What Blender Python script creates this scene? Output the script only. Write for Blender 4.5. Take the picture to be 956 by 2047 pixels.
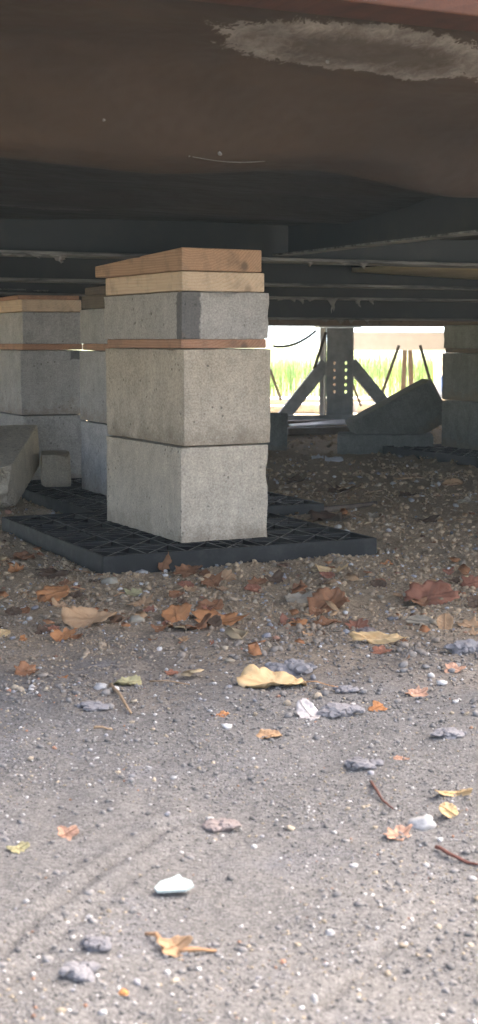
import bpy, bmesh, math, random
import numpy as np
from mathutils import Vector, Matrix, noise as mn

for o in list(bpy.data.objects): bpy.data.objects.remove(o)
scene = bpy.context.scene
COL = scene.collection
R = math.radians
rng = np.random.default_rng(7); random.seed(7)

# ---------------------------------------------------------------- camera
FPX, CX, CY, CAMH = 2850.0, 478.0, 1023.5, 0.45
PITCH = math.atan(343.0 / FPX)
cam = bpy.data.cameras.new('camera'); co = bpy.data.objects.new('camera', cam); COL.objects.link(co)
co.location = (0, 0, CAMH); co.rotation_euler = (math.pi/2 - PITCH, 0, 0)
cam.sensor_fit = 'VERTICAL'; cam.sensor_height = 36.0; cam.lens = FPX/2047*36.0
cam.clip_start = 0.05; cam.clip_end = 2000
cam.dof.use_dof = True; cam.dof.focus_distance = 2.75; cam.dof.aperture_fstop = 15.0
scene.camera = co
# ---------------------------------------------------------------- world, sun, exposure
SUN_EL, SUN_AZ = R(55), R(53)          # azimuth from +Y towards +X
w = bpy.data.worlds.new('World'); scene.world = w; w.use_nodes = True
nt = w.node_tree; bg = nt.nodes['Background']
sky = nt.nodes.new('ShaderNodeTexSky'); sky.sky_type = 'NISHITA'; sky.sun_disc = False
sky.sun_elevation = SUN_EL; sky.sun_rotation = SUN_AZ; sky.air_density = 0.35; sky.dust_density = 7.0; sky.ozone_density = 0.5
nt.links.new(sky.outputs[0], bg.inputs[0]); bg.inputs[1].default_value = 0.15
sl = bpy.data.lights.new('sun', 'SUN'); so = bpy.data.objects.new('sun', sl); COL.objects.link(so)
sl.energy = 5.0; sl.angle = R(0.53); sl.color = (1, .96, .9)
sd = Vector((math.sin(SUN_AZ)*math.cos(SUN_EL), math.cos(SUN_AZ)*math.cos(SUN_EL), math.sin(SUN_EL)))
so.rotation_euler = sd.to_track_quat('Z', 'Y').to_euler(); so.location = sd*30
vs = scene.view_settings; vs.view_transform = 'Standard'; vs.look = 'None'; vs.gamma = 1; vs.use_curve_mapping = False
vs.exposure = 3.1
scene.cycles.use_denoising = True
scene.cycles.max_bounces = 6; scene.cycles.diffuse_bounces = 5; scene.cycles.caustics_reflective = False; scene.cycles.caustics_refractive = False

# ---------------------------------------------------------------- layout helpers
PHI = R(25.5); OX, OY = -0.125, 3.07
Ux, Uy = math.cos(PHI), math.sin(PHI)
def P(u, wv, z=0): return Vector((OX+u*Ux-wv*Uy, OY+u*Uy+wv*Ux, z))
def UW(x, y): return ((x-OX)*Ux+(y-OY)*Uy, -(x-OX)*Uy+(y-OY)*Ux)
def ray(px, py):
    a, b = (px-CX)/FPX, (CY-py)/FPX
    c, s = math.cos(PITCH), math.sin(PITCH)
    return Vector((a, c+b*s, -s+b*c))
def at_z(px, py, z=0.0):
    d = ray(px, py); t = (z-CAMH)/d.z; return Vector((d.x*t, d.y*t, z))
def at_y(px, py, Y):
    d = ray(px, py); t = Y/d.y; return Vector((d.x*t, Y, CAMH+d.z*t))

def vnoise(x, y, seed=0):
    xi = np.floor(x).astype(np.int64); yi = np.floor(y).astype(np.int64)
    fx = x-xi; fy = y-yi; fx = fx*fx*(3-2*fx); fy = fy*fy*(3-2*fy)
    def h(a, b):
        n = (a*374761393 + b*668265263 + seed*974634777) & 0xffffffff
        n = ((n ^ (n >> 13))*1274126177) & 0xffffffff
        return ((n ^ (n >> 16)) & 0xffff)/65535.0
    return (h(xi, yi)*(1-fx)+h(xi+1, yi)*fx)*(1-fy)+(h(xi, yi+1)*(1-fx)+h(xi+1, yi+1)*fx)*fy

PADS = [(-0.132, 3.096, 0.60, 0.005), (-0.197, 3.83, 0.60, -0.007), (-0.64, 4.47, 0.60, -0.008), (1.02, 5.80, 0.60, -0.03)]   # x, y, side, base z
PADX = 0.08     # pads are this much longer across the beams
GROOVES = []
for pts, wd, dp in (([(-60, 1945), (90, 1825), (200, 1745), (290, 1690), (340, 1650), (400, 1640)], .006, .0045),
                    ([(-60, 2010), (120, 1870), (250, 1770), (330, 1710)], .005, .0025),
                    ([(640, 2000), (720, 1930), (800, 1860), (850, 1810)], .006, .004),
                    ([(60, 1690), (200, 1650), (330, 1634)], .006, .003)):
    GROOVES.append(([at_z(*p) for p in pts], wd, dp))

def gheight(x, y):
    x = np.asarray(x, float); y = np.asarray(y, float)
    h = .016*(vnoise(x*1.1+3, y*1.1, 1)-.5)+.012*(vnoise(x*3.7, y*3.7, 2)-.5)+.008*(vnoise(x*11, y*11, 3)-.5)+.0055*(vnoise(x*34, y*34, 4)-.5)
    h += (.0024+.002*np.clip(y-1.6, 0, 1))*(vnoise(x*80, y*80, 5)-.5)
    h += .004 - .016*np.clip((y-3.3)/.5, 0, 1) - .012*np.clip((y-4.6)/.8, 0, 1) + .03*np.clip((y-6.5)/2, 0, 1)
    h += .012*np.exp(-((x-.32)**2/.02+(y-3.3)**2/.05))
    for pts, wd, dp in GROOVES:
        d2 = np.full(x.shape, 1e9)
        for a, b in zip(pts[:-1], pts[1:]):
            dx, dy = b.x-a.x, b.y-a.y
            t = np.clip(((x-a.x)*dx+(y-a.y)*dy)/(dx*dx+dy*dy), 0, 1)
            d2 = np.minimum(d2, (x-a.x-t*dx)**2+(y-a.y-t*dy)**2)
        d = np.sqrt(d2)/wd
        h += -dp*np.exp(-d*d)+dp*.6*np.exp(-(d-2.0)**2)
    for cx, cy, s, z0 in PADS:
        u = (x-cx)*Ux+(y-cy)*Uy; v = -(x-cx)*Uy+(y-cy)*Ux
        m = np.maximum(np.abs(u), np.abs(v)*s/(s+PADX))-(s/2)
        h = h+np.where(m > 0, .013*np.exp(-(m/.06)**2), 0)
        k = np.clip(1-m/.006, 0, 1)
        h = np.where(m < .006, h*(1-k)+np.minimum(h, z0+.004)*k, h)
    return h
def gh(x, y): return float(gheight(np.array([x]), np.array([y]))[0])

# ---------------------------------------------------------------- object helpers
def link(name, me, mat=None, parent=None):
    o = bpy.data.objects.new(name, me); COL.objects.link(o)
    if me is not None and mat is not None and not me.materials: me.materials.append(mat)
    if parent is not None: o.parent = parent
    return o
def tag(o, label=None, cat=None, group=None, kind=None):
    if label: o['label'] = label
    if cat: o['category'] = cat
    if group: o['group'] = group
    if kind: o['kind'] = kind
    return o
def empty(name, loc=(0, 0, 0), rz=0):
    o = bpy.data.objects.new(name, None); COL.objects.link(o); o.location = loc; o.rotation_euler = (0, 0, rz); o.empty_display_size = .1
    return o
def mesh(name, verts, faces, smooth=False):
    me = bpy.data.meshes.new(name); me.from_pydata([tuple(v) for v in verts], [], faces); me.update()
    if smooth: me.polygons.foreach_set('use_smooth', [True]*len(me.polygons))
    return me
def box_me(name, x0, x1, y0, y1, z0, z1, bev=0.0):
    bm = bmesh.new(); bmesh.ops.create_cube(bm, size=1)
    for v in bm.verts: v.co = Vector(((x0+x1)/2+v.co.x*(x1-x0), (y0+y1)/2+v.co.y*(y1-y0), (z0+z1)/2+v.co.z*(z1-z0)))
    if bev: bmesh.ops.bevel(bm, geom=bm.edges[:], offset=bev, segments=2, affect='EDGES', profile=.5)
    me = bpy.data.meshes.new(name); bm.to_mesh(me); bm.free(); return me
def tube_me(name, pts, radii, seg=7):
    pts = [Vector(p) for p in pts]; vs_, fs = [], []
    for i, p in enumerate(pts):
        t = (pts[min(i+1, len(pts)-1)]-pts[max(i-1, 0)]).normalized()
        a = t.orthogonal().normalized(); b = t.cross(a)
        if i:                      # keep the frame from twisting
            a = (pa-t*pa.dot(t)).normalized(); b = t.cross(a)
        pa = a
        for k in range(seg):
            th = 2*math.pi*k/seg; vs_.append(p+(a*math.cos(th)+b*math.sin(th))*radii[i])
    for i in range(len(pts)-1):
        for k in range(seg):
            fs.append((i*seg+k, i*seg+(k+1) % seg, (i+1)*seg+(k+1) % seg, (i+1)*seg+k))
    fs.append(tuple(range(seg))[::-1]); fs.append(tuple((len(pts)-1)*seg+k for k in range(seg)))
    return mesh(name, vs_, fs, True)
def strap_me(name, a, b, wd, th, sag=0, n=8):
    a, b = Vector(a), Vector(b); d = (b-a).normalized(); s = d.cross(Vector((0, 1, 0))).normalized()*wd/2; t = d.cross(s).normalized()*th/2
    vs_, fs = [], []
    for i in range(n+1):
        f = i/n; c = a.lerp(b, f)-Vector((0, 0, sag*4*f*(1-f)))
        vs_ += [c+s+t, c-s+t, c-s-t, c+s-t]
    for i in range(n):
        for k in range(4): fs.append((i*4+k, i*4+(k+1) % 4, i*4+4+(k+1) % 4, i*4+4+k))
    fs += [(3, 2, 1, 0), (n*4, n*4+1, n*4+2, n*4+3)]
    return mesh(name, vs_, fs)

# ---------------------------------------------------------------- materials
class G:
    def __init__(s, name):
        s.m = bpy.data.materials.new(name); s.m.use_nodes = True; s.t = s.m.node_tree; s.b = s.t.nodes['Principled BSDF']
        s.b.inputs['Specular IOR Level'].default_value = .3
    def n(s, typ, **kw):
        x = s.t.nodes.new(typ)
        for k, v in kw.items():
            if isinstance(k, str) and hasattr(x, k): setattr(x, k, v)
        return x
    def set(s, sock, v):
        if hasattr(v, 'is_output') or isinstance(v, bpy.types.NodeSocket): s.t.links.new(v, sock)
        else: sock.default_value = v
    def co(s, which='Object'): return s.n('ShaderNodeTexCoord').outputs[which]
    def pos(s): return s.n('ShaderNodeNewGeometry').outputs['Position']
    def mapv(s, v, scale=(1, 1, 1), loc=(0, 0, 0), rot=(0, 0, 0)):
        x = s.n('ShaderNodeMapping'); s.set(x.inputs['Vector'], v); x.inputs['Scale'].default_value = scale; x.inputs['Location'].default_value = loc; x.inputs['Rotation'].default_value = rot
        return x.outputs[0]
    def noise(s, v, sc, det=4, rough=.6, dist=0):
        x = s.n('ShaderNodeTexNoise'); s.set(x.inputs['Vector'], v); x.inputs['Scale'].default_value = sc; x.inputs['Detail'].default_value = det; x.inputs['Roughness'].default_value = rough; x.inputs['Distortion'].default_value = dist
        return x.outputs[0]
    def voro(s, v, sc, out='Distance', feat='F1'):
        x = s.n('ShaderNodeTexVoronoi'); x.feature = feat; s.set(x.inputs['Vector'], v); x.inputs['Scale'].default_value = sc
        return x.outputs[out]
    def math(s, op, a, b=0.0, clamp=False):
        x = s.n('ShaderNodeMath'); x.operation = op; x.use_clamp = clamp; s.set(x.inputs[0], a); s.set(x.inputs[1], b); return x.outputs[0]
    def ramp(s, f, stops):
        x = s.n('ShaderNodeValToRGB'); s.set(x.inputs[0], f); e = x.color_ramp.elements
        while len(e) < len(stops): e.new(.5)
        for q, (p, c) in zip(e, stops):
            q.position = p; q.color = (c, c, c, 1) if isinstance(c, (int, float)) else (*c, 1)
        return x.outputs[0]
    def mix(s, f, a, b, mode='MIX'):
        x = s.n('ShaderNodeMix'); x.data_type = 'RGBA'; x.blend_type = mode; s.set(x.inputs[0], f)
        for sock, v in ((x.inputs[6], a), (x.inputs[7], b)):
            if isinstance(v, tuple): v = (*v, 1) if len(v) == 3 else v
            s.set(sock, v)
        return x.outputs[2]
    def sep(s, v): x = s.n('ShaderNodeSeparateXYZ'); s.set(x.inputs[0], v); return x.outputs
    def rnd(s): return s.n('ShaderNodeObjectInfo').outputs['Random']
    def bump(s, h, st=.3, d=.002, prev=None):
        x = s.n('ShaderNodeBump'); s.set(x.inputs['Height'], h); x.inputs['Strength'].default_value = st; x.inputs['Distance'].default_value = d
        if prev is not None: s.set(x.inputs['Normal'], prev)
        return x.outputs[0]
    def out(s, col=None, rough=.85, nrm=None, **kw):
        if col is not None: s.set(s.b.inputs['Base Color'], (*col, 1) if isinstance(col, tuple) and len(col) == 3 else col)
        s.set(s.b.inputs['Roughness'], rough)
        if nrm is not None: s.set(s.b.inputs['Normal'], nrm)
        for k, v in kw.items(): s.set(s.b.inputs[k.replace('_', ' ')], v)
        return s.m

def m_concrete(name, ca, cb, stain=None):
    g = G(name); v = g.co(); rv = g.n('ShaderNodeVectorMath'); rv.operation = 'ADD'; g.set(rv.inputs[0], v)
    mul = g.math('MULTIPLY', g.rnd(), 13.0); g.set(rv.inputs[1], mul); v2 = rv.outputs[0]
    base = g.mix(g.ramp(g.noise(v2, 9, 5, .65), [(.3, 0), (.7, 1)]), ca, cb)
    sp = g.noise(v2, 260, 3, .7)
    base = g.mix(.55, base, g.ramp(sp, [(.3, .25), (.5, .5), (.72, .8)]), 'OVERLAY'); base = g.mix(.2, base, g.ramp(g.noise(v2, 95, 3, .6), [(.35, .36), (.65, .62)]), 'OVERLAY')
    blot = g.ramp(g.noise(v2, 30, 4, .6), [(.35, .9), (.6, 1.04)])
    base = g.mix(1.0, base, blot, 'MULTIPLY')
    pit = g.voro(v2, 70); big = g.noise(v2, 24, 2)
    pmask = g.math('MULTIPLY', g.ramp(pit, [(.12, 1), (.24, 0)]), g.ramp(big, [(.53, 0), (.60, 1)]))
    base = g.mix(g.math('MULTIPLY', pmask, .6), base, (.09, .08, .07))
    if stain:
        for (cx, cy, cz, sx, sy, sz) in stain:
            q = g.sep(g.mapv(v, loc=(-cx/sx, -cy/sy, -cz/sz), scale=(1/sx, 1/sy, 1/sz)))
            d = g.math('MAXIMUM', g.math('ABSOLUTE', q[0]), g.math('MAXIMUM', g.math('ABSOLUTE', q[1]), g.math('ABSOLUTE', q[2])))
            d = g.math('ADD', d, g.math('MULTIPLY', g.math('SUBTRACT', g.noise(v, 55, 4), .5), .5))
            base = g.mix(g.math('MULTIPLY', g.ramp(d, [(.9, 1), (1.02, 0)]), .72), base, (.06, .063, .068))
    zz = g.sep(v)[2]
    sk = g.math('ADD', g.math('MULTIPLY', zz, -9.0), g.math('MULTIPLY', g.noise(v2, 26, 5, .7), 1.5))
    base = g.mix(g.math('MULTIPLY', g.ramp(sk, [(1.0, 0), (1.0, 0)]) if False else g.ramp(g.math('SUBTRACT', sk, .75), [(.45, 0), (.85, 1)]), .45), base, (.21, .155, .10))
    tone = g.math('ADD', g.math('MULTIPLY', g.rnd(), .14), 1.0); base = g.mix(1.0, base, tone, 'MULTIPLY')
    streak = g.noise(g.mapv(v2, (40, 40, 5)), 1, 4, .6); base = g.mix(.5, base, g.ramp(streak, [(.35, .86), (.6, 1.05)]), 'MULTIPLY')
    h = g.math('ADD', g.math('MULTIPLY', sp, .7), g.math('MULTIPLY', pmask, -1.2))
    nb = g.bump(h, .55, .0022); nb = g.bump(g.noise(v2, 700, 2), .3, .0008, nb)
    return g.out(base, .93, nb)
M = {}
M['conc'] = m_concrete('concrete_tan', (.47, .41, .315), (.58, .515, .405))
M['conc_g'] = m_concrete('concrete_grey', (.36, .355, .34), (.45, .445, .43))
M['conc_stain'] = m_concrete('concrete_grey_stained', (.36, .345, .315), (.45, .435, .40), stain=[(-.097, -.208, .004, .042, .03, .075)])
M['conc_stain2'] = m_concrete('concrete_corner_stain', (.36, .355, .34), (.45, .445, .43), stain=[(.085, -.2, .095, .03, .06, .028)])
M['conc_d'] = m_concrete('concrete_dark', (.15, .155, .145), (.21, .215, .20))  # same concrete in a much darker, slightly green tone
M['slab'] = m_concrete('concrete_slab', (.42, .4, .37), (.5, .48, .45))

def m_wood(name, ca, cb, dark, freq=150, cx=.05, cz=-.13, rough=.75):
    g = G(name); v = g.co(); off = g.n('ShaderNodeVectorMath'); off.operation = 'ADD'; g.set(off.inputs[0], v)
    cmb = g.n('ShaderNodeCombineXYZ'); g.set(cmb.inputs[0], g.math('MULTIPLY', g.rnd(), .06)); g.set(cmb.inputs[1], 0.0); g.set(cmb.inputs[2], g.math('MULTIPLY', g.rnd(), -.05)); g.set(off.inputs[1], cmb.outputs[0])
    v = off.outputs[0]
    wob = g.noise(g.mapv(v, (12, 2.2, 12)), 1, 3)
    q = g.sep(g.mapv(v, (1, 1, 1), (cx, 0, cz)))
    r = g.math('SQRT', g.math('ADD', g.math('MULTIPLY', q[0], q[0]), g.math('MULTIPLY', q[2], q[2])))
    r = g.math('ADD', r, g.math('MULTIPLY', wob, .022))
    s_ = g.math('FRACT', g.math('MULTIPLY', r, freq))
    ring = g.ramp(s_, [(0, 0), (.55, .25), (.9, 1), (1, .1)])
    col = g.mix(ring, ca, cb)
    fib = g.noise(g.mapv(v, (420, 8, 420)), 1, 3); col = g.mix(.35, col, g.ramp(fib, [(.3, .35), (.7, .65)]), 'OVERLAY')
    knot = g.voro(g.mapv(v, (14, 5, 14)), 1); col = g.mix(g.ramp(knot, [(.07, .8), (.16, 0)]), col, dark)
    dirt = g.noise(v, 22, 5, .7); col = g.mix(g.ramp(dirt, [(.48, 0), (.72, .65)]), col, dark)
    nb = g.bump(g.math('ADD', g.math('MULTIPLY', ring, .4), fib), .35, .0009)
    return g.out(col, rough, nb)
M['pine'] = m_wood('pale_pine', (.69, .55, .39), (.63, .47, .31), (.34, .25, .17))
M['pine_o'] = m_wood('orange_pine', (.49, .32, .20), (.38, .225, .13), (.15, .11, .08), freq=190)
M['pine_r'] = m_wood('reddish_pine', (.46, .27, .17), (.38, .20, .12), (.17, .11, .08), freq=170)
M['rimwood'] = m_wood('red_brown_rim_board', (.062, .020, .0075), (.05, .0155, .0058), (.028, .011, .005), freq=60)
M['oldwood'] = m_wood('old_dark_wood', (.13, .10, .075), (.09, .07, .055), (.05, .04, .035))

def simple(name, col, rough=.6, nsc=30, amt=.35, bsc=80, bst=.2, **kw):
    g = G(name); v = g.co(); n = g.noise(v, nsc, 5, .65)
    c = g.mix(1.0, col, g.ramp(n, [(.3, 1-amt), (.7, 1+amt*.6)]), 'MULTIPLY')
    return g.out(c, rough, g.bump(g.noise(v, bsc, 3), bst, .001), **kw)
M['plastic'] = simple('black_plastic', (.016, .017, .018), .42, 60, .3, 200, .12)
g = G('black_plastic_dusty'); v = g.co(); nz = g.noise(v, 28, 5, .7)
M['plastic_d'] = g.out(g.mix(g.ramp(nz, [(.46, 0), (.72, .5)]), (.012, .013, .014), (.09, .086, .078)), g.ramp(nz, [(.4, .38), (.7, .75)]), g.bump(g.noise(v, 160, 3), .15, .001))
g = G('black_plastic_rib'); v = g.pos(); nz = g.math('MULTIPLY', g.noise(v, 24, 5, .7), g.ramp(g.sep(g.n('ShaderNodeNewGeometry').outputs['Normal'])[2], [(.6, 0), (.8, 1)]))  # upward faces coloured lighter for lit rib tops, mixed with patchy dust
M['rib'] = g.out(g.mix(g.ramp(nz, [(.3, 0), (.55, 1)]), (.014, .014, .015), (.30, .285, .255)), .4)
g = G('steel_black'); v = g.co(); nz = g.noise(v, 9, 5, .65)
M['steel'] = g.out(g.mix(g.ramp(nz, [(.5, 0), (.75, .5)]), (.012, .0155, .0175), (.04, .035, .028)), .6, g.bump(g.noise(v, 90, 3), .15, .001))
g = G('steel_flange_lit_dust'); v = g.co(); nz = g.noise(g.mapv(v, (4, 30, 30)), 1.5, 5, .7)
M['flange'] = g.out(g.mix(g.ramp(nz, [(.35, 0), (.62, 1)]), (.03, .031, .031), (.17, .165, .15)), .8, g.bump(g.noise(v, 120, 3), .3, .001))  # bottom flanges coloured lighter for the light they catch, mixed with dust
M['steel_g'] = simple('steel_grey_post', (.24, .26, .27), .6, 12, .35)
M['galv'] = simple('galvanised', (.5, .51, .52), .45, 20, .2)
M['strap'] = simple('strap_steel', (.035, .033, .03), .6, 20, .3)
M['whitepaint'] = simple('fascia_grey_paint', (.48, .48, .49), .5, 14, .08)  # even grey base colour of the fascia board
M['siding'] = simple('pale_siding', (.6, .6, .57), .6, 3, .08)
M['roofm'] = simple('roof_shingle', (.12, .11, .1), .9, 20, .3)
M['paper'] = simple('white_scrap', (.75, .75, .74), .7, 40, .15)
M['bucket'] = simple('white_bucket_plastic', (.8, .8, .8), .35, 8, .05)
M['blue'] = simple('blue_print', (.05, .16, .5), .5, 8, .05)
M['web'] = simple('cobweb_lint', (.16, .15, .135), .95, 60, .2)
M['fabric'] = simple('dirty_fabric', (.2, .19, .175), .95, 25, .4)
M['tan'] = simple('tan_insulation_board', (.42, .35, .2), .9, 8, .3)

# belly fabric: brown-black woven sheet with two water stains (home-local u, w)
def m_belly(name, ca, cb):
    g = G(name); v = g.co()
    n1 = g.noise(g.mapv(v, (.8, 3, 1)), 1.3, 5, .6); n2 = g.noise(g.mapv(v, (4, 6, 4)), 2, 4, .55)
    col = g.mix(g.ramp(n1, [(.3, 0), (.7, 1)]), ca, cb)
    col = g.mix(g.ramp(n2, [(.5, 0), (.75, .45)]), col, (.05, .034, .024) if cb[0] > .03 else (.028, .021, .016))
    q = g.sep(v)
    redn = g.math('ADD', q[1], g.math('MULTIPLY', n2, .25))
    def stain(cu, cw, ru, rw):
        jag = g.noise(g.mapv(v, (75, 60, 1), rot=(0, 0, .35)), 1, 5, .75, .6)
        low = g.noise(v, 9, 3)
        a = g.math('DIVIDE', g.math('SUBTRACT', q[0], cu), ru); b = g.math('DIVIDE', g.math('SUBTRACT', q[1], cw), rw)
        d = g.math('SQRT', g.math('ADD', g.math('MULTIPLY', a, a), g.math('MULTIPLY', b, b)))
        d = g.math('ADD', d, g.math('MULTIPLY', g.math('SUBTRACT', jag, .5), .75))
        d = g.math('ADD', d, g.math('MULTIPLY', g.math('SUBTRACT', low, .5), .7))
        inside = g.ramp(d, [(.94, 1), (.99, 0)]); rim = g.math('MULTIPLY', g.ramp(d, [(.45, .22), (.93, 1)]), g.ramp(g.noise(v, 26, 4, .7), [(.3, .35), (.65, 1)]))
        return g.math('MULTIPLY', inside, rim), jag
    for (cu, cw, ru, rw, am) in ((-.285, -1.258, .205, .062, .95), (-.40, -.30, .13, .07, .5)):
        s_, jag = stain(cu, cw, ru, rw)
        col = g.mix(g.math('MULTIPLY', s_, am), col, g.mix(jag, (.085, .07, .056), (.31, .275, .235)))
    weave = g.noise(v, 500, 2); hb = g.noise(g.mapv(v, (3, 6, 3)), 2.2, 3, .5)
    return g.out(col, .8, g.bump(hb, .45, .03, g.bump(weave, .25, .0008)))
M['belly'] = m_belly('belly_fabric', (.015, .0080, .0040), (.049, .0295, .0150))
M['belly_shade'] = m_belly('belly_fabric_shaded', (.010, .0074, .0052), (.025, .0185, .013))  # same sheet coloured darker beyond the seam, where it tilts off the light
g = G('belly_fabric_far'); v = g.co(); n1 = g.noise(g.mapv(v, (1, 3, 1)), 1.5, 5, .6)
M['belly2'] = g.out(g.mix(g.ramp(n1, [(.3, 0), (.7, 1)]), (.02, .019, .018), (.05, .043, .036)), .85, g.bump(g.noise(v, 6, 4), .5, .02))

# ground: grey dust and brown gritty soil, grass soil beyond the home
g = G('ground_gravel_soil'); v = g.pos(); q = g.sep(v)
edge = g.math('ADD', g.math('ADD', q[1], g.math('MULTIPLY', q[0], -.05)), g.math('MULTIPLY', g.math('SUBTRACT', g.noise(v, 4, 4), .5), .75))
fz = g.ramp(g.math('MULTIPLY', g.math('SUBTRACT', edge, 1.7), 1.6), [(0, 0), (1, 1)])
dust = g.mix(g.noise(v, 5, 4), (.15, .143, .132), (.195, .186, .172)); soil = g.mix(g.noise(v, 7, 4), (.37, .28, .175), (.48, .375, .25))
col = g.mix(fz, dust, soil)
blue = g.noise(v, 6.5, 4, .6); col = g.mix(g.math('MULTIPLY', g.ramp(blue, [(.56, 0), (.68, .5)]), g.ramp(fz, [(.3, 1), (.9, .1)])), col, (.175, .173, .178))
gr = g.voro(v, 330, 'Color'); grv = g.sep(gr)[0]
col = g.mix(.5, col, g.ramp(grv, [(.05, .25), (.5, .48), (.95, .8)]), 'OVERLAY')
fn = g.noise(v, 420, 3, .75); col = g.mix(.5, col, g.ramp(fn, [(.3, .25), (.5, .5), (.7, .78)]), 'OVERLAY')
uw_w = g.math('ADD', g.math('MULTIPLY', q[0], -Uy), g.math('MULTIPLY', q[1], Ux))
far = g.ramp(g.math('MULTIPLY', g.math('SUBTRACT', uw_w, 7.9+.0), .6), [(0, 0), (1, 1)])
col = g.mix(far, col, g.mix(g.noise(v, 2, 5), (.10, .12, .035), (.2, .19, .07)))
hh = g.math('ADD', g.math('MULTIPLY', g.voro(v, 330), -.8), fn)
M['ground'] = g.out(col, .95, g.bump(g.noise(v, 110, 4, .7), .5, .004, g.bump(hh, .7, .0022)))
g = G('gravel_stone'); at = g.n('ShaderNodeAttribute'); at.attribute_name = 'col'; v = g.pos()
M['gravel'] = g.out(g.mix(.45, at.outputs['Color'], g.ramp(g.noise(v, 300, 3, .7), [(.3, .3), (.7, .7)]), 'OVERLAY'), .9, g.bump(g.noise(v, 500, 2), .3, .001))
def m_stone(name, a, b):
    g = G(name); v = g.co(); n = g.noise(v, 60, 5, .7)
    return g.out(g.mix(g.ramp(n, [(.3, 0), (.7, 1)]), a, b), .92, g.bump(g.noise(v, 180, 4, .7), .6, .002))
M['clod'] = m_stone('blue_grey_clod', (.21, .20, .198), (.30, .288, .284))
M['clod_d'] = m_stone('dark_slate_clod', (.17, .163, .163), (.25, .24, .24))
M['clod_p'] = m_stone('pinkish_clod', (.22, .18, .16), (.32, .27, .24))
M['wstone'] = m_stone('white_stone', (.30, .29, .27), (.5, .49, .465))
M['tstone'] = m_stone('tan_stone', (.30, .27, .2), (.43, .39, .3))
M['ostone'] = m_stone('orange_stone', (.55, .22, .07), (.65, .3, .11))
M['mint'] = simple('mint_shard', (.48, .56, .53), .3, 20, .06)
def m_leaf(name, a, b, dark):
    g = G(name); v = g.co(); at = g.n('ShaderNodeAttribute'); at.attribute_name = 'vein'
    n = g.noise(v, 45, 4, .65); c = g.mix(g.ramp(n, [(.3, 0), (.7, 1)]), a, b)
    c = g.mix(g.ramp(g.noise(v, 110, 3), [(.6, 0), (.72, .55)]), c, dark)
    c = g.mix(g.math('MULTIPLY', at.outputs['Fac'], .45), c, dark)
    g.b.inputs['Subsurface Weight'].default_value = 0
    return g.out(c, .85, g.bump(g.math('ADD', g.noise(v, 90, 4), at.outputs['Fac']), .5, .0015))
LM = {'brown': m_leaf('leaf_brown', (.20, .095, .045), (.34, .17, .085), (.09, .045, .025)),
      'orange': m_leaf('leaf_orange', (.42, .185, .07), (.52, .25, .105), (.22, .09, .035)),
      'tan': m_leaf('leaf_tan', (.42, .26, .135), (.52, .34, .19), (.22, .12, .06)),
      'yellow': m_leaf('leaf_yellow', (.58, .40, .19), (.68, .50, .27), (.36, .20, .09)),
      'olive': m_leaf('leaf_olive', (.36, .32, .16), (.48, .43, .23), (.2, .16, .08)),
      'red': m_leaf('leaf_redbrown', (.25, .105, .06), (.36, .165, .10), (.12, .05, .03)),
      'dark': m_leaf('leaf_dark', (.10, .065, .04), (.17, .11, .07), (.05, .03, .02)),
      'pink': m_leaf('leaf_pink', (.46, .26, .16), (.55, .34, .23), (.26, .13, .08)),
      'grey': m_leaf('leaf_grey', (.28, .24, .17), (.38, .33, .25), (.16, .12, .09)),
      'bark': m_leaf('bark_white', (.42, .37, .33), (.66, .63, .6), (.2, .13, .1))}
M['twig'] = simple('red_brown_twig', (.17, .07, .05), .7, 60, .4)
M['twig_t'] = simple('tan_twig', (.36, .25, .15), .7, 60, .35)
M['stem'] = simple('leaf_stem', (.42, .24, .12), .7, 60, .3)
g = G('grass_blade'); at = g.n('ShaderNodeAttribute'); at.attribute_name = 'col'
tr = g.n('ShaderNodeBsdfTranslucent'); g.set(tr.inputs[0], at.outputs['Color']); g.out(at.outputs['Color'], .6)
mx = g.n('ShaderNodeMixShader'); mx.inputs[0].default_value = .4
g.t.links.new(g.b.outputs[0], mx.inputs[1]); g.t.links.new(tr.outputs[0], mx.inputs[2]); g.t.links.new(mx.outputs[0], g.t.nodes['Material Output'].inputs[0])
M['grass'] = g.m

# ---------------------------------------------------------------- ground sheet
def axis(fine0, fine1, step, lo, hi, k=1.13):
    a = list(np.arange(fine0, fine1+1e-6, step)); s = step; x = a[-1]
    while x < hi: s = min(s*k, 60); x += s; a.append(x)
    s = step; x = a[0]; b = []
    while x > lo: s = min(s*k, 60); x -= s; b.append(x)
    return np.array(b[::-1]+a)
xs = axis(-.75, .85, .0075, -500, 500, 1.10); ys = axis(.85, 3.6, .0095, -300, 700, 1.06)
GX, GY = np.meshgrid(xs, ys); gz = gheight(GX.ravel(), GY.ravel())
nx, ny = len(xs), len(ys)
idx = np.arange(nx*ny).reshape(ny, nx)
quads = np.stack([idx[:-1, :-1], idx[:-1, 1:], idx[1:, 1:], idx[1:, :-1]], -1).reshape(-1, 4)
def np_mesh(name, verts, faces, cols=None, smooth=False):
    me = bpy.data.meshes.new(name); k = faces.shape[1]
    me.vertices.add(len(verts)); me.vertices.foreach_set('co', np.ascontiguousarray(verts, np.float32).ravel())
    me.loops.add(faces.size); me.loops.foreach_set('vertex_index', np.ascontiguousarray(faces, np.int32).ravel())
    me.polygons.add(len(faces)); me.polygons.foreach_set('loop_start', np.arange(0, faces.size, k, dtype=np.int32))
    if smooth: me.polygons.foreach_set('use_smooth', np.ones(len(faces), bool))
    me.update(calc_edges=True)
    if cols is not None:
        ca = me.color_attributes.new('col', 'FLOAT_COLOR', 'POINT'); c4 = np.ones((len(verts), 4), np.float32); c4[:, :3] = cols
        ca.data.foreach_set('color', c4.ravel())
    me.validate(); return me
ground = link('ground', np_mesh('ground', np.stack([GX.ravel(), GY.ravel(), gz], -1), quads, smooth=True), M['ground'])
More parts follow.
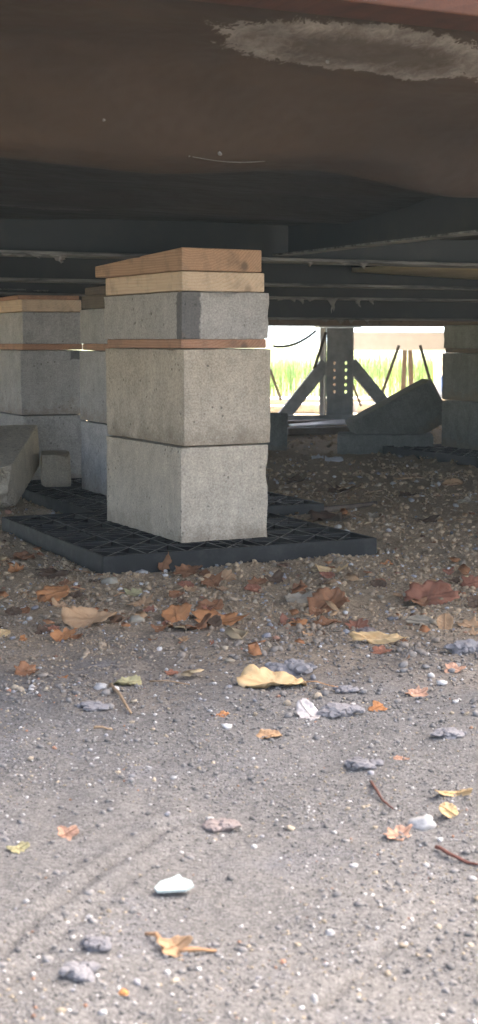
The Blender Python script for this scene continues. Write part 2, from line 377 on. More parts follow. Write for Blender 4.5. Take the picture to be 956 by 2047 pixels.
tag(ground, kind='structure')

# ---------------------------------------------------------------- mobile home over the crawl space
HW0, HW1, HU0, HU1 = -1.42, 4.40, -2.5, 9.0  # unseen left end set close in so side light enters under the home
home = empty('mobile_home', (OX, OY, 0), PHI)
tag(home, 'underside of the raised mobile home on steel beams filling the top of the picture', 'mobile home')
link('floor_deck', box_me('floor_deck', HU0, HU1, HW0+.02, HW1-.02, .955, 1.07), M['oldwood'], home)
for nm, a in (('siding_wall', (HU0, HU1, HW0-.02, HW0+.10, .96+.115, 3.4)), ('siding_wall', (HU0, HU1, HW1-.10, HW1+.02, .96+.115, 3.4)),
              ('siding_wall', (HU0-.02, HU0+.1, HW0+.102, HW1-.102, .96+.115, 3.4)), ('siding_wall', (HU1-.1, HU1+.02, HW0+.102, HW1-.102, .96+.115, 3.4))):
    link(nm, box_me(nm, *a), M['siding'], home)
wm = (HW0+HW1)/2
link('roof', mesh('roof', [(HU0-.2, HW0-.3, 3.402), (HU1+.2, HW0-.3, 3.402), (HU1+.2, HW1+.3, 3.402), (HU0-.2, HW1+.3, 3.402), (HU0-.2, wm, 4.3), (HU1+.2, wm, 4.3)],
     [(0, 1, 5, 4), (2, 3, 4, 5), (0, 4, 3), (1, 2, 5), (3, 2, 1, 0)]), M['roofm'], home)
link('rim_joist', box_me('rim_joist', HU0, HU1, HW0, -1.347, .818, .95, .002), M['rimwood'], home)
link('rim_joist', box_me('rim_joist', HU0, HU1, HW1-.06, HW1, .53, .95, .002), M['oldwood'], home)
for ue in (HU0, HU1-.04): link('rim_joist', box_me('rim_joist', ue, ue+.04, -1.345, HW1-.062, .84, .95, .002), M['oldwood'], home)

def bz(u, wv):      # belly underside height
    z = .708-.026*np.clip((wv+1.0)/.9, 0, 1)+.48*np.maximum(0, -1.08-wv)
    wq = wv+.10*vnoise(u*1.3+3, wv*1.1, 13)-.06*u*np.sin(u*.9)
    z += .011*np.sin(wq*21)*np.exp(-((wv+1.15)/.20)**2)+.034*(vnoise(u*1.6+9, wv*4+4, 11)-.5)+.016*(vnoise(u*3+2, wv*10, 12)-.5)+.004*(vnoise(u*9+2, wv*30, 14)-.5)
    z += .010*np.sin(wq*13+2)*np.exp(-((wv+.5)/.30)**2)
    z -= .006*np.exp(-((wv+1.12)/.05)**2)
    return z
def sheet(name, u0, u1, w0, w1, nu, nw, dz, mat, th=.004, lo=None):
    uu, ww = np.meshgrid(np.linspace(u0, u1, nu), np.linspace(w0, w1, nw)); z = bz(uu, ww)+dz
    if lo is not None: z = z+lo(uu, ww)
    n = nu*nw; vb = np.stack([uu.ravel(), ww.ravel(), z.ravel()], -1); vt = vb+np.array([0, 0, th])
    ix = np.arange(n).reshape(nw, nu)
    q1 = np.stack([ix[:-1, :-1], ix[1:, :-1], ix[1:, 1:], ix[:-1, 1:]], -1).reshape(-1, 4)
    q2 = q1[:, ::-1]+n
    per = np.concatenate([ix[0, :], ix[1:, -1], ix[-1, -2::-1], ix[-2:0:-1, 0]]); nxt = np.roll(per, -1)
    q3 = np.stack([per, nxt, nxt+n, per+n], -1)
    return link(name, np_mesh(name, np.concatenate([vb, vt]), np.concatenate([q1, q2, q3]), smooth=True), mat, home)
sheet('belly_fabric', HU0+.01, 3.2, -1.345, -1.03, 300, 60, 0, M['belly'],
      lo=lambda u, w_: -.030*np.exp(-((w_+1.03)/.06)**2)*(.5+vnoise(u*4, u*0, 21)))
sheet('belly_fabric', HU0+.01, 3.2, -1.06, -.045, 240, 80, .008, M['belly_shade'])
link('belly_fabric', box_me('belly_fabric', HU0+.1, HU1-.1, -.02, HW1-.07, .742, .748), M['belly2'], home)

def ibeam(wc, zb, h=.20, fw=.09, u0=HU0+.1, u1=HU1-.1, name='steel_beam'):
    b = link(name, box_me(name, u0, u1, wc-.004, wc+.004, zb+.008, zb+h), M['steel'], home)
    link('bottom_flange', box_me('bottom_flange', u0, u1, wc-fw/2, wc+fw/2, zb, zb+.0078, .002), M['flange'], b)
    link('top_flange', box_me('top_flange', u0, u1, wc-fw/2+.002, wc+fw/2-.002, zb+h+.0005, zb+h+.008), M['steel'], b)
    return b
BA, BB, BC, BD = 0.0, .72, 1.49, 2.0
ibeam(BA, .620, h=.115); ibeam(BB, .598, h=.14); ibeam(BC, .588, h=.15); ibeam(BD, .528, h=.2)
# cross member from the first beam towards the front edge, a C channel
prof = [(-.05, .634), (-1.0, .634), (-1.335, .800), (-1.335, .870), (-1.0, .735), (-.05, .735)]
cm = link('cross_member', mesh('cross_member', [(x, y, z) for x in (.232, .237) for y, z in prof], [tuple(range(6)), tuple(range(11, 5, -1))]+[(i, i+6, (i+1) % 6+6, (i+1) % 6) for i in range(6)]), M['steel'], home)
link('bottom_flange', mesh('bottom_flange', [(x, y, z+dz) for dz in (0, -.0038) for x in (.194, .2315) for y, z in prof[:3]], [(0, 1, 4, 3), (1, 2, 5, 4), (9, 10, 7, 6), (10, 11, 8, 7), (0, 6, 7, 1), (1, 7, 8, 2), (3, 4, 10, 9), (4, 5, 11, 10), (0, 3, 9, 6), (2, 8, 11, 5)]), M['flange'], cm)
# low cross members deeper under the home
for uu in (-1.4, 1.9):
    c2 = link('cross_member', box_me('cross_member', uu, uu+.006, .06, 1.44, .66, .735), M['steel'], home)
    link('bottom_flange', box_me('bottom_flange', uu-.03, uu-.001, .06, 1.44, .656, .6598), M['flange'], c2)
# sagging tan board between the first beams on the right
def slabgrid(name, u0, u1, w0, w1, zf, mat, parent, nu=24, nw=6, th=.012):
    uu, ww = np.meshgrid(np.linspace(u0, u1, nu), np.linspace(w0, w1, nw)); z = zf(uu, ww); n = nu*nw
    vb = np.stack([uu.ravel(), ww.ravel(), z.ravel()], -1); vt = vb+np.array([0, 0, th]); ix = np.arange(n).reshape(nw, nu)
    q1 = np.stack([ix[:-1, :-1], ix[1:, :-1], ix[1:, 1:], ix[:-1, 1:]], -1).reshape(-1, 4)
    per = np.concatenate([ix[0, :], ix[1:, -1], ix[-1, -2::-1], ix[-2:0:-1, 0]]); nxt = np.roll(per, -1)
    return link(name, np_mesh(name, np.concatenate([vb, vt]), np.concatenate([q1, q1[:, ::-1]+n, np.stack([per, nxt, nxt+n, per+n], -1)]), smooth=True), mat, parent)
slabgrid('insulation_board', .80, 1.9, .30, .66, lambda u, w_: .640-.020*np.clip((u-.8)/.6, 0, 1)+.004*np.sin(w_*9), M['tan'], home)
# torn fabric scraps and lint hanging from the beams
def scrap(u, wv, z, wid, ln, seed, mat='fabric', lean=.3):
    r = random.Random(seed); n = 6; vs_, fs = [], []
    for i in range(n+1):
        f = i/n; hw = wid/2*(1-f**1.3)*(.7+.6*r.random())+.0006; cx = lean*ln*f+r.uniform(-.15, .15)*wid*f
        for s_, t in ((-1, .0008), (1, .0008), (1, -.0008), (-1, -.0008)):
            vs_.append((u+cx+s_*hw, wv+t+.01*f*math.sin(seed+3*f), z-ln*f*(.9+.1*r.random())))
    for i in range(n):
        for k in range(4): fs.append((i*4+k, i*4+(k+1) % 4, i*4+4+(k+1) % 4, i*4+4+k))
    fs += [(3, 2, 1, 0), (n*4, n*4+1, n*4+2, n*4+3)]
    link('fabric_scrap', mesh('fabric_scrap', vs_, fs, True), M[mat], home)
def uw_at(px, wv):     # u of the point where pixel column px meets the vertical plane w = wv
    d = ray(px, 600); k = d.x/d.y
    # OX+u*Ux-w*Uy = k*(OY+u*Uy+w*Ux)
    return (k*(OY+wv*Ux)-OX+wv*Uy)/(Ux-k*Uy)
for i, (px, wv, z, wid, ln) in enumerate(((118, BA-.046, .620, .030, .016), (128, BA-.047, .621, .012, .018), (75, BA-.046, .620, .020, .008), (40, BA-.046, .620, .03, .006), (15, BA-.047, .620, .02, .005),
        (620, BA-.046, .620, .014, .010), (726, BA-.046, .620, .016, .012), (690, BA-.046, .620, .03, .005), (585, BC-.046, .589, .03, .012), (600, BC-.047, .589, .02, .02), (560, BC-.047, .589, .03, .008), (620, BC-.046, .589, .03, .010),
        (660, BC-.047, .591, .03, .045), (672, BC-.046, .591, .012, .05), (715, BC-.046, .591, .025, .03), (740, BC-.047, .591, .02, .02), (560, BD-.046, .529, .02, .006), (650, BD-.047, .529, .03, .012), (680, BD-.046, .529, .03, .02), (705, BD-.046, .529, .03, .016), (735, BD-.046, .529, .02, .014))):
    scrap(uw_at(px, wv), wv, z, wid, ln, i, 'web' if i in (1, 8, 10, 17, 18) else 'fabric', lean=(.5, -.4, .2)[i % 3])
# lint streak along the third beam on the left
def ragged(name, u0, u1, wv, z, hgt, seed, mat):
    r = random.Random(seed); n = 22; vs_, fs = [], []
    for i in range(n+1):
        u = u0+(u1-u0)*i/n; a = hgt*(.25+.75*r.random())
        vs_ += [(u, wv, z+a*.5), (u, wv-.004, z), (u, wv, z-a*.5), (u, wv+.003, z)]
    for i in range(n):
        for k in range(4): fs.append((i*4+k, i*4+(k+1) % 4, i*4+4+(k+1) % 4, i*4+4+k))
    fs += [(3, 2, 1, 0), (n*4, n*4+1, n*4+2, n*4+3)]
    link(name, mesh(name, vs_, fs, True), M[mat], home)
ragged('lint_streak', uw_at(-10, BC-.01), uw_at(52, BC-.01), BC-.008, .606, .006, 3, 'web')
ragged('lint_streak', uw_at(68, BC-.01), uw_at(97, BC-.01), BC-.008, .603, .006, 4, 'web')
# lint tufts on the belly seam
def belly_pt(px, py):
    z_ = .705
    for _ in range(40):
        p = at_z(px, py, z_); u_, w_ = UW(p.x, p.y); z_ = .5*z_+.5*float(bz(np.array([u_]), np.array([w_]))[0])
    return u_, w_
for (px, py, r_) in ((207, 258, .0028), (208, 273, .0026), (440, 290, .0028), (655, 120, .0026), (378, 284, .0016)):
    u, wv = belly_pt(px, py); bm = bmesh.new(); bmesh.ops.create_icosphere(bm, subdivisions=2, radius=r_)
    for v_ in bm.verts: v_.co *= 1+.5*mn.noise(v_.co*400)
    z = float(bz(np.array([u]), np.array([wv]))[0])-.002-(.012 if wv < -.98 and wv > -1.1 else 0)
    for v_ in bm.verts: v_.co += Vector((u, wv, z))
    me = bpy.data.meshes.new('lint_tuft'); bm.to_mesh(me); bm.free(); link('lint_tuft', me, M['web'], home)
ua, wa = belly_pt(385, 288); ub, wb_ = belly_pt(530, 301)
link('cobweb_thread', tube_me('cobweb_thread', [(ua+(ub-ua)*t, wa+(wb_-wa)*t, .688-.004*math.sin(t*3.1)) for t in np.linspace(0, 1, 7)], [.0004]*7, 5), M['web'], home)

# ---------------------------------------------------------------- concrete blocks and boards
def block_me(name, L, Wd, H, seed, chip=1.0, cell=.012, knock=None):
    bm = bmesh.new(); nl, nw_, nh = max(2, round(L/cell)), max(2, round(Wd/cell)), max(2, round(H/cell))
    cache = {}
    def vert(i, j, k):
        key = (i, j, k)
        if key in cache: return cache[key]
        p = Vector((-Wd/2+Wd*i/nw_, -L/2+L*j/nl, -H/2+H*k/nh)); q = p+Vector((seed*3.7, seed*1.3, seed*2.1))
        ex = [i in (0, nw_), j in (0, nl), k in (0, nh)]; c = sum(ex)
        sg = Vector(((1 if i == 0 else -1) if ex[0] else 0, (1 if j == 0 else -1) if ex[1] else 0, (1 if k == 0 else -1) if ex[2] else 0))
        if c == 1: p += sg*(.0006+.0006*mn.noise(q*60))
        else:
            a = .0016+.0016*max(0, mn.noise(q*45)+.3)+.006*chip*max(0, mn.noise(q*19)-.28)*2.2
            p += sg*a
        if knock:
            for (c0, rad) in knock:
                d = (p-Vector(c0)).length
                if d < rad: p = p.lerp(Vector((0, 0, 0)), .35*(1-d/rad)*(.7+.5*mn.noise(q*40)))
        v_ = bm.verts.new(p); cache[key] = v_; return v_
    for j in range(nl):
        for k in range(nh):
            bm.faces.new((vert(0, j, k), vert(0, j, k+1), vert(0, j+1, k+1), vert(0, j+1, k)))
            bm.faces.new((vert(nw_, j, k), vert(nw_, j+1, k), vert(nw_, j+1, k+1), vert(nw_, j, k+1)))
    for i in range(nw_):
        for k in range(nh):
            bm.faces.new((vert(i, 0, k), vert(i+1, 0, k), vert(i+1, 0, k+1), vert(i, 0, k+1)))
            bm.faces.new((vert(i, nl, k), vert(i, nl, k+1), vert(i+1, nl, k+1), vert(i+1, nl, k)))
        for j in range(nl):
            bm.faces.new((vert(i, j, 0), vert(i, j+1, 0), vert(i+1, j+1, 0), vert(i+1, j, 0)))
            bm.faces.new((vert(i, j, nh), vert(i+1, j, nh), vert(i+1, j+1, nh), vert(i, j+1, nh)))
    me = bpy.data.meshes.new(name); bm.to_mesh(me); bm.free(); return me
def block(loc, rz, label, seed, H=.194, L=.405, Wd=.199, mat='conc', rot=None, cat='concrete block', chip=.55, knock=None, group=None, cell=.012):
    o = link('concrete_block', block_me('concrete_block', L, Wd, H, seed, chip, cell, knock), M[mat])
    o.location = loc; o.rotation_euler = rot if rot else (0, 0, rz)
    return tag(o, label, cat, group)
def board(loc, rz, L, Wd, H, label, mat, seed, rot=None, taper=0.0, sag=0.0, name='wood_board'):
    bm = bmesh.new(); n = 14; r = random.Random(seed)
    rows = []
    for i in range(n+1):
        y = -L/2+L*i/n; t = i/n
        top = H/2-taper*t+.0008*mn.noise(Vector((seed, y*8, 0))); bot = -H/2+.0006*mn.noise(Vector((seed+5, y*8, 0)))
        rows.append([bm.verts.new((x*Wd/2, y, z)) for x, z in ((-1, bot), (1, bot), (1, top), (-1, top))])
    for a, b in zip(rows[:-1], rows[1:]):
        for k in range(4): bm.faces.new((a[k], a[(k+1) % 4], b[(k+1) % 4], b[k]))
    bm.faces.new(rows[0][::-1]); bm.faces.new(rows[-1])
    bmesh.ops.recalc_face_normals(bm, faces=bm.faces[:])
    es = [e for e in bm.edges if len(e.link_faces) == 2 and e.calc_face_angle(0) > 1.0]
    bmesh.ops.bevel(bm, geom=es, offset=.0025, segments=2, affect='EDGES', profile=.5)
    me = bpy.data.meshes.new(name); bm.to_mesh(me); bm.free()
    o = link(name, me, M[mat]); o.location = loc; o.rotation_euler = rot if rot else (0, 0, rz)
    return tag(o, label, 'wood board')

# nearest pier
PX, PY = -.119, 3.050; PPH = PHI+R(1.8)
def pp(u, wv, z): return (PX+u*Ux-wv*Uy, PY+u*Uy+wv*Ux, z)
z = .0455
block(pp(0, 0, z+.097), PPH+R(-.4), 'bottom concrete block of the nearest pier, standing on the black plastic pad', 1, mat='conc'); z += .1945
block(pp(.003, -.001, z+.097), PPH+R(.6), 'second full-height concrete block up in the nearest pier, tan grey', 2, mat='conc'); z += .1945
board(pp(.001, 0, z+.009), PPH, .388, .192, .018, 'thin orange board between the concrete courses of the nearest pier', 'pine_r', 1); z += .0165
block(pp(.000, .0, z+.048), PPH+R(.3), 'thin grey cap block with a dark corner stain atop the nearest pier', 3, H=.096, mat='conc_stain'); z += .0965
board(pp(-.004, -.004, z+.019), PPH+R(1.0), .384, .186, .038, 'pale clean pine board lying directly on the stained cap block', 'pine', 2); z += .0385
board(pp(-.016, .004, z+.0228), 0, .40, .184, .045, 'topmost weathered pine board of the nearest pier, touching the steel beam', 'pine_o', 3, rot=(R(.0), 0, PPH+R(3.5)), taper=.020)

# piers behind
def pier(cx, cy, z0, who, seeds, mats, extra, shim='pine_r'):
    def q(u, wv, z): return (cx+u*Ux-wv*Uy, cy+u*Uy+wv*Ux, z)
    z = z0+.0005
    block(q(0, 0, z+.097), PHI+R(.5), 'bottom concrete block of '+who, seeds, mat=mats[0]); z += .1945
    block(q(-.003, .002, z+.097), PHI-R(.4), 'second concrete block up in '+who, seeds+1, mat=mats[1]); z += .1945
    board(q(.0, .0, z+.009), PHI, .386, .188, .018, 'thin brown board between the courses of '+who, shim, seeds); z += .0165
    block(q(.002, 0, z+.048), PHI+R(.3), 'thin cap block of '+who, seeds+2, H=.096, mat=mats[2]); z += .0965
    for i, (bm_, h, yw, lab) in enumerate(extra):
        board(q(.004*i, 0, z+h/2), PHI+R(yw), .38, .186, h, lab+' '+who, bm_, seeds+i); z += h+.0005
    return z
W2 = 'the dim pier just behind the nearest one'
W3 = 'the pier at the left edge'
W4 = 'the shaded pier at the right edge'
ztop = pier(-.197-.070, 3.83+.02, .0335, W2, 11, ('conc_g', 'conc_g', 'conc_g'), [('oldwood', .036, 1, 'dark old board capping'), ('oldwood', .022, -1, 'thin dark shim on top of')])
pier(-.64, 4.47, .0325, W3, 21, ('conc_g', 'conc_stain2', 'conc_g'), [('pine', .036, 0, 'pale pine board capping'), ('pine_r', .012, -4, 'thin reddish shim topping')])
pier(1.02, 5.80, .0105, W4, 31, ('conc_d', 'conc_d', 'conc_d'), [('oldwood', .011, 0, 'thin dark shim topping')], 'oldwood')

# ---------------------------------------------------------------- black plastic base pads
def pad(cx, cy, s, z0, label):
    root = empty('plastic_base_pad', (cx, cy, z0), PHI); tag(root, label, 'base pad', 'black plastic pier pads'); H = .040; t = .006; h = s/2; k = h+PADX/2
    link('base_plate', box_me('base_plate', -h+t, h-t, -k+t, k-t, .001, .007), M['plastic'], root)
    for (x0, x1, y0, y1) in ((-h, h, -k, -k+t), (-h, h, k-t, k), (-h, -h+t, -k+t, k-t), (h-t, h, -k+t, k-t)):
        link('rim_wall', box_me('rim_wall', x0, x1, y0, y1, 0, H, .0012), M['plastic_d'], root)
    ix, iy = h-t-.0005, k-t-.0005
    def rib(x0, y0, x1, y1, top, wd=.0028):
        d = Vector((x1-x0, y1-y0)); L = d.length
        if L < .03: return
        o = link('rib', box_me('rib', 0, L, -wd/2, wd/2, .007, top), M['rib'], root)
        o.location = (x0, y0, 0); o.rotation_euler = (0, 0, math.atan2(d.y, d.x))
    n = 7; px_, py_ = 2*ix/n, 2*iy/n
    for i in range(1, n): rib(-ix+px_*i, -iy, -ix+px_*i, iy, H-.0006)
    for j in range(1, n): rib(-ix, -iy+py_*j, ix, -iy+py_*j, H-.0012)
    for c in range(-n+1, n):       # diagonals both ways, in cell units
        x0, x1 = max(0, c), min(n, n+c)
        f = lambda gx_, gy_: (-ix+px_*gx_, -iy+py_*gy_)
        rib(*f(x0, x0-c), *f(x1, x1-c), H-.0018, .0025); rib(*f(x0, n-x0+c), *f(x1, n-x1+c), H-.0024, .0025)
    for d in (-.012, .012): rib(d, -iy, d, iy, H-.0009, .0025); rib(-ix, d, ix, d, H-.0015, .0025)
    return root
pad(*PADS[0], 'black ribbed plastic pad under the nearest pier, frontmost of the pads')
pad(*PADS[1], 'black ribbed plastic pad half hidden behind the nearest pier')
pad(*PADS[2], 'black ribbed plastic pad under the pier at the left edge')
pad(*PADS[3], 'black ribbed plastic pad under the shaded pier at the right edge')

# ---------------------------------------------------------------- loose blocks
b = block((0, 0, 0), 0, 'chipped thin concrete block propped at a slant in the left foreground of the left pier', 41, H=.125, mat='conc', chip=2.6, knock=[((.0995, -.2025, -.0625), .07), ((.0995, -.2025, .0625), .04)])
dv = Vector((.07, .965, .25)).normalized(); xr = dv.cross(Vector((0, 0, 1))).normalized(); zt = xr.cross(dv)
b.rotation_euler = Matrix((xr, dv, zt)).transposed().to_euler(); b.location = Vector((-.605, 3.75, -.012))+dv*.2025-xr*.0995+zt*.0625
b = block((-.532, 4.12, .0335+.048), 0, 'small broken piece of concrete block on the second pad beside the slanted block', 42, L=.16, H=.095, Wd=.085, mat='conc', chip=2.4, rot=(0, 0, R(9)), knock=[((.043, -.08, .048), .05)])
p = at_z(560, 897, -.02)
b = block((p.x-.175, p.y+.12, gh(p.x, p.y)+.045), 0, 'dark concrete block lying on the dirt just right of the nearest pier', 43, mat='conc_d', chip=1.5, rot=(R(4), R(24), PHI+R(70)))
p = at_z(800, 905, -.02)
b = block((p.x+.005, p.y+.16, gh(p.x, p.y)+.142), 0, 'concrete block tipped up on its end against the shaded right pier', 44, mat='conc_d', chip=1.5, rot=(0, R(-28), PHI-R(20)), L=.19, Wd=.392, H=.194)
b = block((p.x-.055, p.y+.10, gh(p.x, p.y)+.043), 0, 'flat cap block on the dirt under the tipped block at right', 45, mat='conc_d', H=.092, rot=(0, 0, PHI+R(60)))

# ---------------------------------------------------------------- steel support frame at the far opening
FY = 8.0; fc = at_y(678, 840, FY); fgz = gh(fc.x, FY)
fr = empty('steel_support_frame', (fc.x, FY, fgz), R(6)); tag(fr, 'grey steel post with two rows of holes and diagonal braces at the far opening', 'support frame')
def holed(name, W_, z0, z1, xs_, zs_, rx, rz_, th, mat, parent):
    bm = bmesh.new(); cx_ = [-W_/2, 0, W_/2]
    ze = [z0]+[(a+b_)/2 for a, b_ in zip(zs_[:-1], zs_[1:])]; ze = [z0, zs_[0]-(zs_[1]-zs_[0])/2]+ze[1:]+[zs_[-1]+(zs_[1]-zs_[0])/2, z1]
    def quad(x0, x1, a, b_): bm.faces.new([bm.verts.new((x, 0, z_)) for x, z_ in ((x0, a), (x1, a), (x1, b_), (x0, b_))])
    quad(-W_/2, W_/2, ze[0], ze[1]); quad(-W_/2, W_/2, ze[-2], ze[-1])
    for c, hx in enumerate(xs_):
        for r_, hz in enumerate(zs_):
            x0, x1, a, b_ = cx_[c], cx_[c+1], ze[r_+1], ze[r_+2]; N = 16; inn, out_ = [], []
            for k in range(N):
                th_ = 2*math.pi*(k+.5)/N; cs, sn = math.cos(th_), math.sin(th_)
                inn.append(bm.verts.new((hx+rx*cs, 0, hz+rz_*sn)))
                tx = ((x1 if cs > 0 else x0)-hx)/cs; tz = ((b_ if sn > 0 else a)-hz)/sn; t = min(tx, tz)
                out_.append(bm.verts.new((hx+t*cs, 0, hz+t*sn)))
            for k in range(N): bm.faces.new((inn[k], inn[(k+1) % N], out_[(k+1) % N], out_[k]))
            for (qx, qz) in ((x0, a), (x1, a), (x0, b_), (x1, b_)):     # corner triangles
                ks = sorted(range(N), key=lambda k: (out_[k].co-Vector((qx, 0, qz))).length)[:2]
                bm.faces.new((out_[ks[0]], out_[ks[1]], bm.verts.new((qx, 0, qz))))
    bmesh.ops.remove_doubles(bm, verts=bm.verts[:], dist=1e-5); bmesh.ops.recalc_face_normals(bm, faces=bm.faces[:])
    bmesh.ops.solidify(bm, geom=bm.faces[:], thickness=th)
    me = bpy.data.meshes.new(name); bm.to_mesh(me); bm.free(); return link(name, me, mat, parent)
ptop = at_y(678, 655, FY).z-fgz; S = FY/FPX
hz = [at_y(678, y_, FY).z-fgz for y_ in (783, 769, 755, 740, 726)]
holed('post_plate', 52*S, .0, ptop, (-10*S, 13*S), hz, 2.6*S, 3.6*S, .006, M['steel_g'], fr)
for sx in (-1, 1): link('post_flange', box_me('post_flange', sx*27.5*S-.003, sx*27.5*S+.003, .0, .07, .0, ptop), M['steel_g'], fr)
link('post_lit_side', box_me('post_lit_side', -38*S, -29.5*S, .03, .036, .0, ptop), M['galv'], fr)  # paler metal puts the light on the post's left side into the colour
def brace(ax, ay, bx, by):
    a = at_y(ax, ay, FY); c = at_y(bx, by, FY); L = (c-a).length; ang = math.atan2(c.z-a.z, c.x-a.x)
    o = link('brace', box_me('brace', 0, L, .006, .05, -12.5*S, 12.5*S, .002), M['steel_g'], fr)
    o.location = (a.x-fc.x, 0, a.z-fgz); o.rotation_euler = (0, -ang, 0)
brace(653, 726, 562, 839); brace(703, 726, 798, 840)
link('base_rail', box_me('base_rail', -125*S, 130*S, -.06, -.012, -.01, 12*S, .002), M['steel_g'], fr)
link('head_plate', box_me('head_plate', -45*S, 40*S, -.06, .09, ptop+.001, ptop+.010, .001), M['steel_g'], fr)

# thin sheet lying in front of the frame
p = at_z(640, 856, -.01); o = link('sheet_metal_strip', box_me('sheet_metal_strip', -.17, .17, -.10, .10, 0, .008, .002), M['galv']); o.location = (p.x, p.y+.1, gh(p.x, p.y)+.012); o.rotation_euler = (R(2), R(-2), PHI-R(12))
tag(o, 'pale metal strip lying flat on the dirt before the steel frame', 'metal strip')
for (px, py, L_, h_, dz, ry, lab) in ((655, 866, .46, .035, .0, -4, 'dark old plank lying flat in front of the steel frame'), (612, 852, .34, .03, .0, 5, 'short dark plank lying behind another at the foot of the steel frame')):
    p = at_z(px, py, -.01); board((p.x, p.y, gh(p.x, p.y)+h_*.45), 0, L_, .09, h_, lab, 'oldwood', px, rot=(0, 0, PHI-R(90)+R(ry)))
# white scraps
for (px, py, sz, lab) in ((690, 892, .030, 'crumpled white paper scrap nearest the base of the tipped block'), (704, 886, .026, 'small white paper scrap right beside the tipped block at right'), (635, 918, .03, 'white curled scrap on dark dirt, left one of two'), (668, 924, .045, 'long thin white curled scrap on dark dirt right of the nearest pier')):
    p = at_z(px, py, -.025); r_ = random.Random(px); N = 5; vs_, fs = [], []
    for i in range(N+1):
        for j in range(4):
            x = (i/N-.5)*sz*1.6; y = (j/3-.5)*sz*.7
            vs_.append((x, y, .004+.012*abs(math.sin(i*1.7+j+px))*r_.random()+.004*j))
    k = len(vs_); vs_ += [(a, b_, c-.0012) for a, b_, c in vs_]
    for i in range(N):
        for j in range(3):
            q_ = (i*4+j, i*4+4+j, i*4+5+j, i*4+1+j); fs.append(q_); fs.append(tuple(x+k for x in q_[::-1]))
    per = [i*4 for i in range(N+1)]+[N*4+1, N*4+2]+[i*4+3 for i in range(N, -1, -1)]+[2, 1]
    for a, b_ in zip(per, per[1:]+per[:1]): fs.append((b_, a, a+k, b_+k))
    o = link('paper_scrap', mesh('paper_scrap', vs_, fs, True), M['paper']); o.location = (p.x, p.y, gh(p.x, p.y)); tag(o, lab, 'scrap', 'white scraps on the dirt')

# ---------------------------------------------------------------- outside the far edge
def yw(px, wv):   # world point under pixel column px on line w = wv
    u = uw_at(px, wv); return P(u, wv)
# concrete kerb and loose slabs
for (x0, y0, x1, y1, Y, dpt, lab) in ((500, 796, 900, 814, 9.6, .30, 'long pale concrete slab lying outside at the edge of the grass'),
                                       (584, 808, 652, 831, 8.75, .20, 'pale block outside, seen left of the perforated post'),
                                       (712, 806, 778, 826, 8.85, .2, 'pale block outside, seen right of the perforated post'),
                                       (520, 822, 572, 832, 8.7, .15, 'low pale slab outside beside the foot of the left brace')):
    a = at_y(x0, y1, Y); c = at_y(x1, y0, Y); g0 = gh((a.x+c.x)/2, Y)
    o = link('concrete_slab', block_me('concrete_slab', dpt, c.x-a.x, max(.05, c.z-g0), x0*.1, 1, .025), M['slab']); o.location = ((a.x+c.x)/2, Y+dpt/2, g0+max(.05, c.z-g0)/2); o.rotation_euler = (0, 0, R(3))
    tag(o, lab, 'concrete slab')
# white fascia board on slim posts outside
wf = empty('deck_frame', (0, 9.15, 0)); tag(wf, 'pale grey fascia board on slim brown posts outside, right of the steel frame', 'deck frame')
a = at_y(655, 700, 9.15); c = at_y(1010, 664, 9.15)
link('fascia_board', box_me('fascia_board', a.x, c.x, 0, .035, a.z, c.z, .003), M['whitepaint'], wf)
def post(x0, y0, x1, y1, wd, nm='post'):
    p0 = at_y(x0, y0, 9.15); p1 = at_y(x1, y1, 9.15); p1.z = min(p1.z, gh(p1.x, 9.15)-.01)
    link(nm, strap_me(nm, (p0.x, .06, p0.z), (p1.x, .06, p1.z), wd, .035, n=2), M['oldwood'], wf)
post(812, 697, 806, 822, .026); post(822, 697, 826, 822, .026); post(950, 697, 950, 822, .04); post(672, 697, 672, 822, .04)
# straps and cables
STR = (((546, 692), (632, 661), 7.6, .014, .03, 'black cable sagging under the beam left of the perforated post'),
       ((652, 664), (628, 738), 7.9, .016, 0, 'dark tie-down strap slanting onto the left brace'),
       ((540, 738), (562, 800), 8.4, .016, 0, 'dark tie-down strap at the left side of the far opening'),
       ((798, 690), (762, 792), 8.5, .017, 0, 'dark tie-down strap slanting down to the left beside the slim posts'),
       ((840, 690), (868, 790), 8.5, .017, 0, 'dark tie-down strap slanting down to the right beside the white bucket'),
       ((700, 755), (722, 812), 8.5, .014, 0, 'thin dark strap just right of the perforated post'))
for (a, c, Y, wd, sg, lab) in STR:
    o = link('tie_down_strap', strap_me('tie_down_strap', at_y(*a, Y), at_y(*c, Y+.1), wd, .004, sg), M['strap']); tag(o, lab, 'strap', 'straps at the far opening')
# bucket
bc = at_y(888, 775, 9.9); bk = empty('plastic_bucket', (bc.x+.05, 9.9, gh(bc.x, 9.9))); tag(bk, 'white plastic bucket with blue print in the grass beside the right pier', 'bucket')
def lathe(name, prof, mat, parent, seg=28):
    vs_, fs = [], []
    for r_, z_ in prof:
        for k in range(seg): vs_.append((r_*math.cos(2*math.pi*k/seg), r_*math.sin(2*math.pi*k/seg), z_))
    for i in range(len(prof)-1):
        for k in range(seg): fs.append((i*seg+k, i*seg+(k+1) % seg, (i+1)*seg+(k+1) % seg, (i+1)*seg+k))
    fs.append(tuple(range(seg))[::-1]); fs.append(tuple((len(prof)-1)*seg+k for k in range(seg)))
    return link(name, mesh(name, vs_, fs, True), mat, parent)
lathe('body', [(.105, 0), (.115, .02), (.13, .30), (.138, .302), (.138, .312), (.132, .314), (.134, .335)], M['bucket'], bk)
lathe('lid', [(.14, .336), (.146, .34), (.146, .362), (.135, .366), (.13, .36)], M['bucket'], bk)
